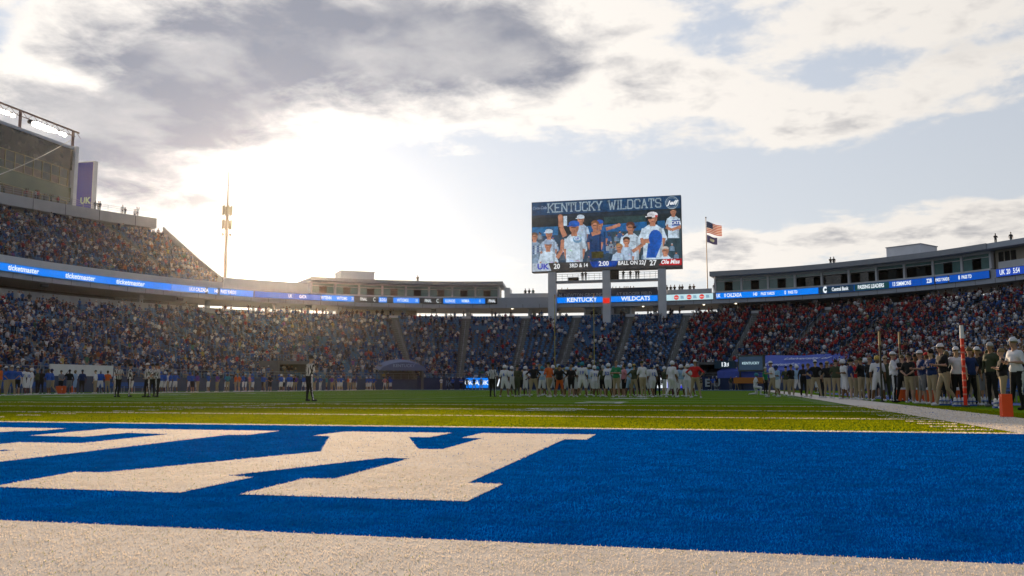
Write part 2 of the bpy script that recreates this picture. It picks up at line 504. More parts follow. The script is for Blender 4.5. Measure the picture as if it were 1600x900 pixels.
def blades():
    V, F, Mi = [], [], []
    for (y0, y1, xa, xb, densy, w, h) in ((2.55, 4.4, -4.6, 2.0, 12000, .0032, .013), (4.4, 6.6, -7.3, 3.0, 5200, .0048, .015), (6.6, 9.6, -10.2, 4.2, 2600, .007, .015),
                                         (9.6, 13.2, -13.8, 5.2, 1300, .010, .015), (13.2, 20, -20.5, 6.0, 600, .016, .017), (20, 30, -30.5, 6.5, 230, .026, .019)):
        n = int((y1 - y0) * (xb - xa) * densy)
        X = rng.uniform(xa, xb, n); Y = rng.uniform(y0, y1, n)
        k = (X > -1.05 * Y - .6) & (X < .33 * Y + 1.0)
        X, Y = X[k], Y[k]; n = len(X)
        # 0 white, 1 blue, 2 green
        mi = np.full(n, 2)
        jx = X + rng.normal(0, .006, n); jy = Y + rng.normal(0, .006, n)
        ez = (jy > YE) & (jy < YG) & (jx < XR)
        mi[ez] = 1
        for poly in (LET_K, LET_E, LET_N): mi[ez & inside(poly, jx, jy)] = 0
        mi[(jy <= YE) & (jy > YE - bw) & (jx < XR + bw)] = 0
        mi[(jx >= XR) & (jx < XR + bw) & (jy > YE)] = 0
        mi[(jy >= YG - .02) & (jy < YG + .2) & (jx < XR)] = 0
        fy = (jy - YG) % STEP
        ln = (jy > YG + 900); mi[ln] = 0
        f1 = (jy - YG) % (STEP / 5)
        hs = (jx < -900) & (jy > YG + .5) & (jx > XR - .75) & (jx < XR - .12) & ((f1 < .05) | (f1 > STEP / 5 - .05)); mi[hs] = 0
        a = rng.uniform(0, 2 * np.pi, n); hh = h * rng.uniform(.55, 1.15, n)
        lean = rng.normal(0, .45, (n, 2)) * hh[:, None]
        lean[:, 0] += .15 * hh * np.sin(X * 2.1 + Y * .7); lean[:, 1] += hh * (.18 + .42 * np.sign(np.sin(X * 2.09 + .4)) * (np.abs(np.sin(X * 2.09 + .4)) > .15) * rng.uniform(.3, 1, n))
        dirt = (mi == 0) & (rng.uniform(0, 1, n) < .035); mi[dirt] = 1 if y0 > 4.4 else 2
        ux, uy = np.cos(a) * w / 2, np.sin(a) * w / 2
        z0 = np.zeros(n)
        p = np.stack([np.stack([X - ux, Y - uy, z0], 1), np.stack([X + ux, Y + uy, z0], 1),
                      np.stack([X + ux * .7 + lean[:, 0], Y + uy * .7 + lean[:, 1], hh], 1), np.stack([X - ux * .7 + lean[:, 0], Y - uy * .7 + lean[:, 1], hh * .93], 1)], 1)
        V.append(p.reshape(-1, 3)); Mi.append(mi)
    # painted lines get their own thick rows of blades
    rows = [(-21, XR, YG - .02, YG + .2, 1100, .014, .017)] + [(-30, XR, YG + i * STEP - .055, YG + i * STEP + .055, 900, .02, .0205) for i in (1, 2, 3)]
    rows += [(XR - .75, XR - .12, YG + i * STEP / 5 - .05, YG + i * STEP / 5 + .05, 700, .02, .0205) for i in range(1, 8) if i % 5] + [(x0, x0 + .6, YG + i * STEP / 5 - .05, YG + i * STEP / 5 + .05, 700, .02, .0205) for i in range(1, 17) if i % 5 for x0 in (-14.85, -26.85)]
    for (xa, xb, y0, y1, densy, w, h) in rows:
        n = int((xb - xa) * (y1 - y0) * densy); X = rng.uniform(xa, xb, n); Y = rng.uniform(y0, y1, n)
        a = rng.uniform(-.5, .5, n); hh = h * rng.uniform(.8, 1.15, n); ux, uy = np.cos(a) * w / 2, np.sin(a) * w / 2; z0 = np.zeros(n)
        lx = rng.normal(0, .3, n) * hh
        p = np.stack([np.stack([X - ux, Y - uy, z0], 1), np.stack([X + ux, Y + uy, z0], 1), np.stack([X + ux * .8 + lx, Y + uy, hh], 1), np.stack([X - ux * .8 + lx, Y - uy, hh], 1)], 1)
        V.append(p.reshape(-1, 3)); Mi.append(np.zeros(n, int))
    V = np.concatenate(V); Mi = np.concatenate(Mi); n = len(Mi)
    me = bpy.data.meshes.new('turf_blades')
    me.vertices.add(n * 4); me.vertices.foreach_set('co', V.astype(np.float32).ravel())
    me.loops.add(n * 4); me.loops.foreach_set('vertex_index', np.arange(n * 4, dtype=np.int32))
    me.polygons.add(n); me.polygons.foreach_set('loop_start', np.arange(0, n * 4, 4, dtype=np.int32))
    for m in (blade_w, blade_b, blade_g): me.materials.append(m)
    me.polygons.foreach_set('material_index', Mi.astype(np.int32))
    me.update()
    o = link('turf_grass', me)
    tag(o, 'short artificial grass, painted white, blue and green', 'grass', kind='stuff')
    return n


NBL = blades()

# ------------------------------------------------------------------ the bowl in plan
CX0 = -20.6
HALF = [(0, 153.6), (14, 152.9), (27, 150.3), (36, 146.6), (45, 140.8), (53, 133.6), (60, 124), (65, 112), (68.4, 98), (69.5, 80), (69.5, 60), (69.5, 40), (69.5, 20), (69.5, 0)]


def dense_path():
    pts = [(-u, y) for u, y in reversed(HALF[1:])] + HALF
    P = [Vector((CX0 + u, y)) for u, y in pts]
    out = []
    for i in range(len(P) - 1):
        p0 = P[max(i - 1, 0)]; p1 = P[i]; p2 = P[i + 1]; p3 = P[min(i + 2, len(P) - 1)]
        for k in range(24):
            t = k / 24
            out.append(0.5 * ((2 * p1) + (p2 - p0) * t + (2 * p0 - 5 * p1 + 4 * p2 - p3) * t * t + (3 * p1 - p0 - 3 * p2 + p3) * t ** 3))
    out.append(P[-1])
    return np.array([(p.x, p.y) for p in out])


_dp = dense_path()
_seg = np.hypot(*np.diff(_dp, axis=0).T)
_cum = np.concatenate([[0], np.cumsum(_seg)])
_mid = np.interp(0, _dp[:, 0] - CX0, _cum) if False else _cum[len(_cum) // 2]
_s = _cum - _mid                    # arc length, 0 at the middle of the end, + to the right
SMAX = float(_s[-1])


def base(s):
    s = np.asarray(s, float)
    x = np.interp(s, _s, _dp[:, 0]); y = np.interp(s, _s, _dp[:, 1])
    e = 2.5
    tx = np.interp(s + e, _s, _dp[:, 0]) - np.interp(s - e, _s, _dp[:, 0])
    ty = np.interp(s + e, _s, _dp[:, 1]) - np.interp(s - e, _s, _dp[:, 1])
    L = np.hypot(tx, ty)
    return x, y, -ty / L, tx / L        # outward normal


def P3(s, off, z):
    x, y, nx, ny = base(s)
    return np.stack([x + nx * off, y + ny * off, np.broadcast_to(z, x.shape) + 0.0 * x], -1)


def pt(s, off, z):
    return Vector(P3(np.array([s]), off, z)[0])


def tang(s):
    x, y, nx, ny = base(np.array([s]))
    return Vector((ny[0], -nx[0], 0)), Vector((nx[0], ny[0], 0))     # along +s, outward


def s_at_x(X):                        # far side only
    k = slice(len(_s) // 2 - 150, len(_s) // 2 + 150)
    return float(np.interp(X, _dp[k, 0], _s[k]))


def s_at_az(px):                      # arc position met by a bearing from the goal-side corner (degrees)
    az = np.degrees(np.arctan2(_dp[:, 0], _dp[:, 1]))
    k = _dp[:, 1] > 25
    return float(np.interp(px, az[k], _s[k]))


def depth_in(s):                      # how far the front wall lies inside the top row
    a = np.abs(np.asarray(s, float))
    return np.interp(a, [0, 16, 60, 85, 400], [22.5, 22.5, 29, 31, 31])


def ztop(s):
    return np.interp(np.asarray(s, float), [-400, -95, -55, 400], [11.3, 11.3, 12.5, 12.5])


ROWS = 32
Z0 = 1.30
T_EXP = 1.12


def row(s, r):
    """position of the nose of row r (0 lowest) at arc position s: offset (negative = inside) and height"""
    t = r / ROWS
    return -depth_in(s) * (1 - t), Z0 + (ztop(s) - Z0) * (t ** T_EXP)


SL, SR = -150.0, 158.0               # extent of the lower bowl that is built
AISLES = [s_at_x(x) for x in (-57.5, -45.5, -35, -26, -16.5, -6.8, 4.5, 15.5, 25)] + [-70, -82, -93, -104, -116, -128, -140, 62, 73, 84, 96, 108, 120, 132, 144]
AISLES = sorted(AISLES)
AW = 1.25                            # aisle width


def strip(mb, ss, offz, m=0):
    """offz: list of (off array, z array) profiles; quads between consecutive profiles"""
    prof = [P3(ss, o, z) for o, z in offz]
    for a, b in zip(prof[:-1], prof[1:]):
        for i in range(len(ss) - 1):
            mb.face([a[i], a[i + 1], b[i + 1], b[i]], m)


def ring(mb, s0, s1, o0, o1, z0, z1, m=0, step=2.2):
    """solid curved bar following the bowl"""
    n = max(2, int(abs(s1 - s0) / step) + 1)
    ss = np.linspace(s0, s1, n)
    c = [P3(ss, o, z) for o, z in ((o0, z0), (o1, z0), (o1, z1), (o0, z1))]
    for k in range(4):
        a, b = c[k], c[(k + 1) % 4]
        for i in range(n - 1): mb.face([a[i + 1], a[i], b[i], b[i + 1]], m)
    mb.face([c[0][0], c[1][0], c[2][0], c[3][0]], m); mb.face([c[3][-1], c[2][-1], c[1][-1], c[0][-1]], m)


def pxs(x):                           # bearing of the photograph's column x, measured from +Y
    return math.degrees(math.atan((x - 800) / 1378.0)) - YAW


stand = empty('grandstand', (CX0, 140, 0))
tag(stand, 'lower bowl of blue seats with concrete steps curving round the far end of the field', 'grandstand')
ib = Matrix.Translation((-CX0, -140, 0))


def under(parent, o):                 # parent while staying where it stands
    o.parent = parent
    o.matrix_parent_inverse = Matrix.Translation(parent.location).inverted()
    return o


ss = np.arange(SL, SR + .1, 2.0)
mb = MB(); prof = []
for r in range(ROWS + 1):
    o_, z_ = row(ss, r)
    zp = z_ - 0.0
    if r == 0: prof.append((o_, 0 * ss + Z0))
    else:
        po, pz = row(ss, r - 1)
        prof.append((o_, pz)); prof.append((o_, z_))
prof.append((prof[-1][0] + 6.5, prof[-1][1]))
strip(mb, ss, prof)
under(stand, mb.build('terrace', concrete_dark))
mb = MB(); ring(mb, SL, SR, 0, 0.01, 0, 0.01)
mb = MB()
n = len(ss)
fo = -depth_in(ss)
inn = P3(ss, fo - .25, 0.); inn_t = P3(ss, fo - .25, 1.5); out_t = P3(ss, fo - .003, 1.5); out_b = P3(ss, fo - .003, 0)
for a, b_ in ((inn, inn_t), (inn_t, out_t), (out_t, out_b)):
    for i in range(n - 1): mb.face([a[i], a[i + 1], b_[i + 1], b_[i]])
under(stand, mb.build('front_wall', mat('front_wall_navy', (.05, .07, .13), .8, .15, .8)))
mb = MB()
for i in range(n - 1):
    a = P3(ss[i:i + 2], fo[i:i + 2] - .12, 2.35); mb.beam(a[0], a[1], .05)
    a = P3(ss[i:i + 2], fo[i:i + 2] - .12, 2.0); mb.beam(a[0], a[1], .03)
    c = P3(ss[i:i + 1], fo[i:i + 1] - .12, 1.5)[0]; mb.beam(c, c + np.array([0, 0, .72]), .04)
under(stand, tag(mb.build('front_rail', steel), kind='stuff'))

# aisle stairs: one part each
for a in AISLES:
    mb = MB()
    for r in range(ROWS):
        for h in (0, 1):
            rr0 = r + h * .5; rr1 = rr0 + .5
            o0, z0 = row(a, rr0); o1, z1 = row(a, rr1)
            zb = row(a, r)[1] if r else Z0
            q = []
            for (sg, oo) in ((-1, o0), (1, o0), (1, o1), (-1, o1)):
                q.append(pt(a + sg * AW / 2, float(oo), 0))
            zz0 = float(row(a, max(r - 1, 0))[1]) - .02; zt = float(z0) + .03
            mb.hexa([(p.x, p.y, zz0) for p in q] + [(p.x, p.y, zt) for p in q])
    under(stand, mb.build('aisle_stair', mat('stair_concrete', (.19, .20, .19), .85, .15, .7)))
    mb = MB()
    for r in range(2, ROWS - 2, 4):
        o0, z0 = row(a, r); p = pt(a, float(o0), float(z0)); mb.beam(p, p + Vector((0, 0, .95)), .05)
        o1, z1 = row(a, r + 2); q = pt(a, float(o1), float(z1))
        mb.beam(q, q + Vector((0, 0, .95)), .05); mb.beam(p + Vector((0, 0, .95)), q + Vector((0, 0, .95)), .05)
    under(stand, tag(mb.build('handrail', steel), kind='stuff'))

# tunnels through the lower rows: (arc position, half width, rows covered)
TUNNELS = [(s_at_az(pxs(582)) , 3.2, 5), (s_at_az(pxs(250)), 3.0, 6), (s_at_az(pxs(1178)), 2.8, 6)]


def blocked(s, r):
    s = np.asarray(s)
    bad = np.zeros(s.shape, bool)
    for a in AISLES: bad |= np.abs(s - a) < AW / 2 + .28
    for (c, hw, rr) in TUNNELS: bad |= (np.abs(s - c) < hw) & (r < rr)
    bad |= (np.abs(s - s_at_az(pxs(1362))) < 10.5) & (r < 8)          # covered by the tarp
    return bad


# seats: positions of every seat in the lower bowl
SEATS = []      # s, r
for r in range(ROWS):
    s_ = np.arange(SL + .4, SR - .4, .52) + (r % 2) * .2
    s_ = s_[~blocked(s_, r)]
    o_, z_ = row(s_, r)
    x, y, nx, ny = base(s_)
    # spacing corrected on the inside of the corners: drop seats that would overlap
    k = [0]
    X = x + nx * (o_ + .55); Y = y + ny * (o_ + .55)
    for i in range(1, len(s_)):
        if (X[i] - X[k[-1]]) ** 2 + (Y[i] - Y[k[-1]]) ** 2 > .49 ** 2: k.append(i)
    k = np.array(k)
    SEATS.append(np.stack([s_[k], np.full(len(k), r), X[k], Y[k], z_[k], nx[k], ny[k]], 1))
SEATS = np.concatenate(SEATS)


def in_view(X, Y, margin=3.0):
    az = np.degrees(np.arctan2(X, Y))
    return (az > -45.5 - margin) & (az < 17.0 + margin) & (Y > 0)


SEATS = SEATS[in_view(SEATS[:, 2], SEATS[:, 3])]
dist = np.hypot(SEATS[:, 2], SEATS[:, 3])
order = np.argsort(dist)
SEATS = SEATS[order]


def seat_mesh():
    mb = MB()
    mb.hexa([(-.22, -.28, .38), (.22, -.28, .38), (.22, .12, .38), (-.22, .12, .38), (-.22, -.30, .43), (.22, -.30, .43), (.22, .12, .42), (-.22, .12, .42)])
    mb.hexa([(-.22, .12, .40), (.22, .12, .40), (.22, .16, .40), (-.22, .16, .40), (-.21, .20, .80), (.21, .20, .80), (.21, .24, .80), (-.21, .24, .80)])
    mb.box(-.04, .04, .10, .16, 0, .38)
    return mb


def scatter(mbv, mbf, X, Y, Z, ang, scale=None):
    """numpy copies of a small mesh; returns vertices and faces(quads only)"""
    V = np.array(mbv, np.float32); F = np.array(mbf, np.int32)
    n = len(X); c, s = np.cos(ang), np.sin(ang)
    sc = np.ones(n) if scale is None else scale
    out = np.empty((n, len(V), 3), np.float32)
    out[:, :, 0] = X[:, None] + (V[None, :, 0] * c[:, None] - V[None, :, 1] * s[:, None]) * sc[:, None]
    out[:, :, 1] = Y[:, None] + (V[None, :, 0] * s[:, None] + V[None, :, 1] * c[:, None]) * sc[:, None]
    out[:, :, 2] = Z[:, None] + V[None, :, 2] * sc[:, None]
    f = (F[None] + (np.arange(n) * len(V))[:, None, None]).reshape(-1, F.shape[1])
    return out.reshape(-1, 3), f


def quad_mesh(name, V, F, mats, smooth=False, mi=None, vcol=None):
    me = bpy.data.meshes.new(name)
    k = F.shape[1]
    me.vertices.add(len(V)); me.vertices.foreach_set('co', V.astype(np.float32).ravel())
    me.loops.add(F.size); me.loops.foreach_set('vertex_index', F.astype(np.int32).ravel())
    me.polygons.add(len(F)); me.polygons.foreach_set('loop_start', np.arange(0, F.size, k, dtype=np.int32))
    for m in mats: me.materials.append(m)
    if mi is not None: me.polygons.foreach_set('material_index', mi.astype(np.int32))
    if vcol is not None:
        a = me.attributes.new('tint', 'FLOAT_COLOR', 'POINT')
        a.data.foreach_set('color', np.concatenate([vcol, np.ones((len(vcol), 1))], 1).astype(np.float32).ravel())
    if smooth: me.polygons.foreach_set('use_smooth', np.ones(len(F), bool))
    me.update(calc_edges=True)
    return me


sm = seat_mesh()
seat_me = sm.mesh('seat', seat_blue)
angS = np.arctan2(SEATS[:, 6], SEATS[:, 5]) - math.pi / 2       # local +Y points outward
NS = 300
for i in range(NS):
    o = link('seat', seat_me)
    o.location = (SEATS[i, 2], SEATS[i, 3], SEATS[i, 4]); o.rotation_euler = (0, 0, angS[i])
    under(stand, o)
V_, F_ = scatter(sm.v, sm.f, SEATS[NS:, 2], SEATS[NS:, 3], SEATS[NS:, 4], angS[NS:])
under(stand, tag(link('seat_rows', quad_mesh('seat_rows', V_, F_, [seat_blue])), kind='stuff'))

# ------------------------------------------------------------------ spectators
def spectator(stand_up, arms):
    """small figure, front = -Y; returns MB with material index = tint zone 0 shirt 1 skin 2 legs 3 hat/hair"""
    mb = MB(); z = .44 if not stand_up else .90
    def oct_(cx, cy, zz, rx, ry, n=6):
        return [(cx + rx * math.cos(2 * math.pi * k / n), cy + ry * math.sin(2 * math.pi * k / n), zz) for k in range(n)]
    if stand_up:
        for sx_ in (-.09, .09): mb.loft([oct_(sx_, 0, 0.02, .055, .07, 4), oct_(sx_, 0, z + .02, .085, .095, 4)], 2, False)
    else:
        for sx_ in (-.10, .10):
            mb.hexa([(sx_ - .07, -.50, z - .02), (sx_ + .07, -.50, z - .02), (sx_ + .08, .0, z - .02), (sx_ - .08, .0, z - .02), (sx_ - .06, -.50, z + .12), (sx_ + .06, -.50, z + .12), (sx_ + .08, .0, z + .16), (sx_ - .08, .0, z + .16)], 2)
            mb.loft([oct_(sx_, -.44, .0, .05, .06, 4), oct_(sx_, -.42, z + .03, .06, .07, 4)], 2, False)
    mb.loft([oct_(0, 0, z - .02, .17, .12), oct_(0, -.01, z + .25, .17, .115), oct_(0, -.01, z + .46, .215, .115), oct_(0, 0, z + .55, .09, .07)], 0)
    mb.loft([oct_(0, -.01, z + .53, .055, .055), oct_(0, -.02, z + .60, .055, .06), oct_(0, -.02, z + .66, .078, .095), oct_(0, -.02, z + .73, .082, .10)], 1, False)
    mb.loft([oct_(0, -.02, z + .73, .088, .105), oct_(0, -.01, z + .79, .083, .10), oct_(0, 0, z + .835, .045, .055)], 3)
    for sg in (-1, 1):
        sh = Vector((sg * .22, 0, z + .45))
        if arms == 0: el, ha = Vector((sg * .27, .02, z + .20)), Vector((sg * .16, -.24, z + .14))
        elif arms == 1: el, ha = Vector((sg * .30, -.04, z + .62)), Vector((sg * .22, -.08, z + .92))
        elif arms == 2: el, ha = Vector((sg * .25, -.10, z + .22)), Vector((sg * .05, -.22, z + .40))
        else: el, ha = Vector((sg * .26, .03, z + .18)), Vector((sg * .25, -.05, z - .06))
        mb.tube(sh, el, .055, .045, 4, 0, False); mb.tube(el, ha, .042, .035, 4, 1)
    return mb


SPEC = [spectator(False, 0), spectator(False, 2), spectator(True, 3), spectator(True, 2), spectator(True, 1)]


def quads_only(mb):
    """triangulate everything so that all variants scatter as one array"""
    F, Z = [], []
    for f, m in zip(mb.f, mb.m):
        for k in range(1, len(f) - 1): F.append((f[0], f[k], f[k + 1])); Z.append(m)
    return np.array(mb.v, np.float32), np.array(F, np.int32), np.array(Z)


SPQ = [quads_only(m) for m in SPEC]
# vertex zones
SPZ = []
for V0, F0, Z0_ in SPQ:
    z = np.zeros(len(V0), int); z[F0.ravel()] = np.repeat(Z0_, 3); SPZ.append(z)

BLUES = [(.015, .035, .13), (.03, .065, .20), (.012, .022, .07), (.06, .10, .20), (.03, .10, .30), (.10, .15, .22)]
WHITES = [(.62, .62, .62), (.52, .53, .56), (.70, .69, .66)]
REDS = [(.36, .02, .022), (.25, .015, .018), (.42, .04, .035), (.18, .012, .018), (.12, .02, .025)]
DARKS = [(.012, .012, .014), (.025, .025, .03), (.04, .04, .045), (.02, .028, .05)]
MISC = [(.26, .08, .04), (.36, .13, .05), (.16, .12, .10), (.24, .20, .16), (.20, .19, .17), (.06, .16, .10), (.10, .28, .34), (.35, .10, .14), (.42, .34, .10), (.22, .09, .26), (.10, .05, .03)]
SKINS = [(.42, .24, .16), (.50, .30, .21), (.36, .19, .12), (.16, .08, .05), (.09, .045, .03), (.46, .27, .19)]
HAIR = [(.02, .014, .01), (.05, .03, .015), (.12, .07, .03), (.25, .17, .08), (.45, .45, .45), (.012, .03, .12), (.6, .6, .6), (.02, .02, .02)]
NAMEC = {'blue': BLUES, 'white': WHITES, 'red': REDS, 'black': DARKS, 'other': MISC}


def shirt_mix(px, top):
    """share of shirt colours by bearing; red fans sit towards the right of the far end"""
    if px < 600: return (('blue', .46), ('white', .15), ('other', .11), ('black', .23), ('red', .05))
    if px < 1070: return (('blue', .36), ('white', .26), ('black', .22), ('other', .10), ('red', .06))
    if px < 1460: return (('red', .60 if top > .12 else .34), ('white', .14), ('blue', .08), ('black', .15), ('other', .03))
    return (('blue', .34), ('white', .24), ('red', .16 if top < .5 else .30), ('black', .20), ('other', .06))


def fill_rate(px, t):
    if px < 360: return .72 if t < .9 else .5
    if px < 600: return .62
    if px < 740: return .52 if t < .75 else .40
    if px < 930: return .24 if t > .4 else .42
    if px < 1070: return .34 if t > .3 else .56
    if px < 1180: return .80
    return .88


def px_of(X, Y):
    az = np.degrees(np.arctan2(X, Y)) + YAW
    return 800 + 1378 * np.tan(np.radians(az))


def make_people(rows_, nb, name, parent_label):
    """rows_: array of s, r, X, Y, Z, nx, ny, t ; the first nb become things, the others one crowd"""
    X, Y, Z = rows_[:, 2], rows_[:, 3], rows_[:, 4]
    px = px_of(X, Y)
    n = len(rows_)
    fr = np.array([fill_rate(a, b) for a, b in zip(px, rows_[:, 7])])
    # clumps: families sit together, gaps between them
    cl = .5 + .5 * np.sin(rows_[:, 0] * .55 + rows_[:, 1] * 1.9) * np.sin(rows_[:, 0] * .23 - rows_[:, 1] * .7)
    keep = rng.uniform(0, 1, n) < np.clip(fr + (cl - .5) * .38, 0, .97)
    rows_ = rows_[keep]; px = px[keep]; X, Y, Z = X[keep], Y[keep], Z[keep]
    n = len(rows_)
    kind = rng.choice(5, n, p=[.30, .20, .24, .20, .06])
    ang = np.arctan2(rows_[:, 6], rows_[:, 5]) - math.pi / 2 + rng.normal(0, .22, n)
    sc = rng.uniform(.90, 1.06, n)
    names = []
    shirt = np.empty((n, 3)); skin = np.empty((n, 3)); legs = np.empty((n, 3)); hair = np.empty((n, 3))
    for i in range(n):
        u = rng.uniform(); acc = 0
        for nm, w in shirt_mix(px[i] + rng.normal(0, 22), rows_[i, 7]):
            acc += w
            if u < acc: break
        names.append(nm)
        L = NAMEC[nm]; shirt[i] = L[rng.integers(len(L))]
        skin[i] = SKINS[rng.integers(len(SKINS))]
        legs[i] = (DARKS + BLUES[:2] + [(.3, .26, .2)])[rng.integers(7)]
        hair[i] = HAIR[rng.integers(len(HAIR))]
    shirt *= rng.uniform(.8, 1.15, (n, 1))
    return rows_, kind, ang, sc, names, shirt, skin, legs, hair


crowd_mat = mat('crowd_cloth', (.3, .3, .3), .85, 0, 1, attr='tint')


def crowd_object(name, sel, rows_, kind, ang, sc, shirt, skin, legs, hair):
    Vs, Fs, Cs, off = [], [], [], 0
    for k in range(5):
        i = np.nonzero(sel & (kind == k))[0]
        if not len(i): continue
        V0, F0, _ = SPQ[k]
        v, f = scatter(V0, F0, rows_[i, 2] - rows_[i, 5] * .06, rows_[i, 3] - rows_[i, 6] * .06, rows_[i, 4], ang[i], sc[i])
        tab = np.stack([shirt[i], skin[i], legs[i], hair[i]], 1)
        c = tab[:, SPZ[k], :].reshape(-1, 3)
        Vs.append(v); Fs.append(f + off); Cs.append(c); off += len(v)
    return quad_mesh(name, np.concatenate(Vs), np.concatenate(Fs), [crowd_mat], vcol=np.concatenate(Cs))


spec_low = np.concatenate([SEATS, (SEATS[:, 1] / ROWS)[:, None]], 1)
A = make_people(spec_low, 300, 'spectator', '')
rows_, kind, ang, sc, names, shirt, skin, legs, hair = A
n = len(rows_)
NSP = 290
sel = np.arange(n) >= NSP
cr = link('crowd', crowd_object('crowd', sel, rows_, kind, ang, sc, shirt, skin, legs, hair))
tag(cr, 'packed crowd of spectators in the lower bowl', 'crowd', kind='stuff')
# the nearest ones, one object each (shared meshes, own colours through material slots)
solid = {}


def cmat(c):
    k = tuple(round(float(v), 2) for v in c)
    if k not in solid:
        solid[k] = mat('cloth_%d' % len(solid), k, .85)
    return solid[k]


spm = []
for m in SPEC: spm.append(m.mesh('spectator', [cmat((.3, .3, .3)), cmat((.4, .25, .2)), cmat((.05, .05, .05)), cmat((.02, .02, .02))]))
WORD = ['seated with hands in lap', 'seated with hands raised to chest', 'standing with arms down', 'standing with folded hands', 'standing with both arms up']
seen = {}
ordn = ['first', 'second', 'third', 'fourth', 'fifth', 'sixth', 'seventh', 'eighth', 'ninth', 'tenth', 'eleventh', 'twelfth', 'thirteenth', 'fourteenth', 'fifteenth', 'sixteenth',
        'seventeenth', 'eighteenth', 'nineteenth', 'twentieth', 'twenty-first', 'twenty-second', 'twenty-third', 'twenty-fourth', 'twenty-fifth', 'twenty-sixth', 'twenty-seventh', 'twenty-eighth', 'twenty-ninth', 'thirtieth', 'thirty-first', 'thirty-second']


def snap(c): return tuple(np.round(np.asarray(c) / .04) * .04 + .005)


near_rows = sorted(range(NSP), key=lambda i: (rows_[i, 1], rows_[i, 0]))
perrow = {}
for i in near_rows:
    o = link('spectator', spm[kind[i]])
    o.location = (rows_[i, 2] - rows_[i, 5] * .06, rows_[i, 3] - rows_[i, 6] * .06, rows_[i, 4]); o.rotation_euler = (0, 0, ang[i]); o.scale = (sc[i],) * 3
    for k, c in enumerate((shirt[i], skin[i], legs[i], hair[i])):
        o.material_slots[k].link = 'OBJECT'; o.material_slots[k].material = cmat(snap(c))
    r = int(rows_[i, 1])
    w = names[i] if names[i] != 'other' else 'coloured'
    pose = WORD[kind[i]]
    core_ = '%s-shirted spectator %s, nearest block, %s row up' % (w, pose.replace('with ', ''), ordn[r]); q = perrow.get(core_, 0); perrow[core_] = q + 1
    tag(o, core_ + ('' if not q else ', %s such from left' % ordn[q]), 'person', 'spectators in the nearest block of the right stand')
print('seats', len(SEATS), 'spectators', n)

# ------------------------------------------------------------------ screens and ribbon boards
led_blue = glow_mat('led_blue', (.0, .20, .86), .95)
led_navy = glow_mat('led_navy', (.0, .045, .20), .8)
led_white = glow_mat('led_white', (.85, .93, 1.0), .95)
led_cyan = glow_mat('led_cyan', (.55, .78, .86), .9)
led_red = glow_mat('led_red', (.75, .05, .04), .9)
led_black = glow_mat('led_black', (.012, .014, .016), .6)
led_dblue = glow_mat('led_dark_blue', (.0, .07, .42), .9)

LZ0, LZ1 = 15.05, 16.12
sA = s_at_az(pxs(345))               # right-hand end of the left upper deck
sL0, sL1 = s_at_az(pxs(484)), s_at_az(pxs(779))
sM0 = s_at_az(pxs(392))
sR0, sR1 = s_at_az(pxs(1120)), s_at_az(pxs(1556))

ringd = empty('concourse_deck', (CX0, 150, 0))
tag(ringd, 'grey concourse roof slab carrying the ribbon boards above the lower bowl', 'concourse')
mb = MB(); ring(mb, SL, SR, -.3, 12, 14.35, 16.2)
under(ringd, mb.build('slab', panel_grey))
mb = MB()
for s in np.arange(SL + 3, SR, 3.0): ring(mb, s - .03, s + .03, -.318, -.303, 14.36, 15.0)
under(ringd, tag(mb.build('joint_cover', concrete_dark), kind='stuff'))
for s in np.arange(SL + 9, SR, 22.0):
    p = pt(s, -.1, 13.95); mb = MB(); t, o = tang(s); mb.beam(p - t * .45, p + t * .45, .5, .45); under(ringd, mb.build('speaker', steel_dark))
for a_, b_, z_ in ((SL, sA - .1, 17.15), (sA + .1, sL0 - .62, 18.0), (sL1 + 2, sR0 - .62, 16.95), (sR1 + 1.2, SR, 17.1)):
    mb = MB(); ring(mb, a_, b_, -.26, .08, 16.2, z_); under(ringd, mb.build('parapet', panel_pale))
mb = MB(); ring(mb, SL, s_at_az(pxs(392)), 1.2, 1.5, 11.0, 13.05); under(ringd, mb.build('rear_wall', concrete))
mb = MB(); ring(mb, SL, s_at_az(pxs(300)), 1.0, 1.14, 11.55, 11.68); under(ringd, mb.build('white_rail', white_paint))
mb = MB(); ring(mb, s_at_az(pxs(392)), SR, .4, .6, 12.2, 12.95); under(ringd, mb.build('low_wall', panel_pale))
for a_, b_, o_, z_ in ((SL, s_at_az(pxs(345)), 9, 10.5), (s_at_az(pxs(1118)), s_at_az(pxs(1432)), 6.1, 12), (sR1 + 12, SR, 9, 12)):
    mb = MB(); ring(mb, a_, b_, o_, o_ + .35, z_, 14.4); under(ringd, mb.build('back_wall', concrete_dark))
mb = MB()
ring(mb, s_at_az(pxs(541)), s_at_az(pxs(655)), 6, 10, 12, 14.4)
under(ringd, mb.build('concession_block', wood))
kb = MB(); ring(kb, s_at_az(pxs(911)), s_at_az(pxs(986)), 1.5, 6, 12.4, 14.4); ko = under(ringd, kb.build('concourse_room', panel_pale))
for a, b_ in ((913, 938), (958, 983)):
    mb = MB(); s0, s1 = s_at_az(pxs(a)), s_at_az(pxs(b_))
    ring(mb, s0, s1, 1.44, 1.52, 13.15, 14.2); w_ = mb.build('window', glass_dark); w_.parent = ko
for s in np.arange(SL + 4, SR, 11.0):
    if sA - 20 < s < SR:
        for of in (2.2, 10.5):
            mb = MB(); ring(mb, s - .3, s + .3, of, of + .6, 12.0, 14.4); under(ringd, mb.build('column', panel_grey))
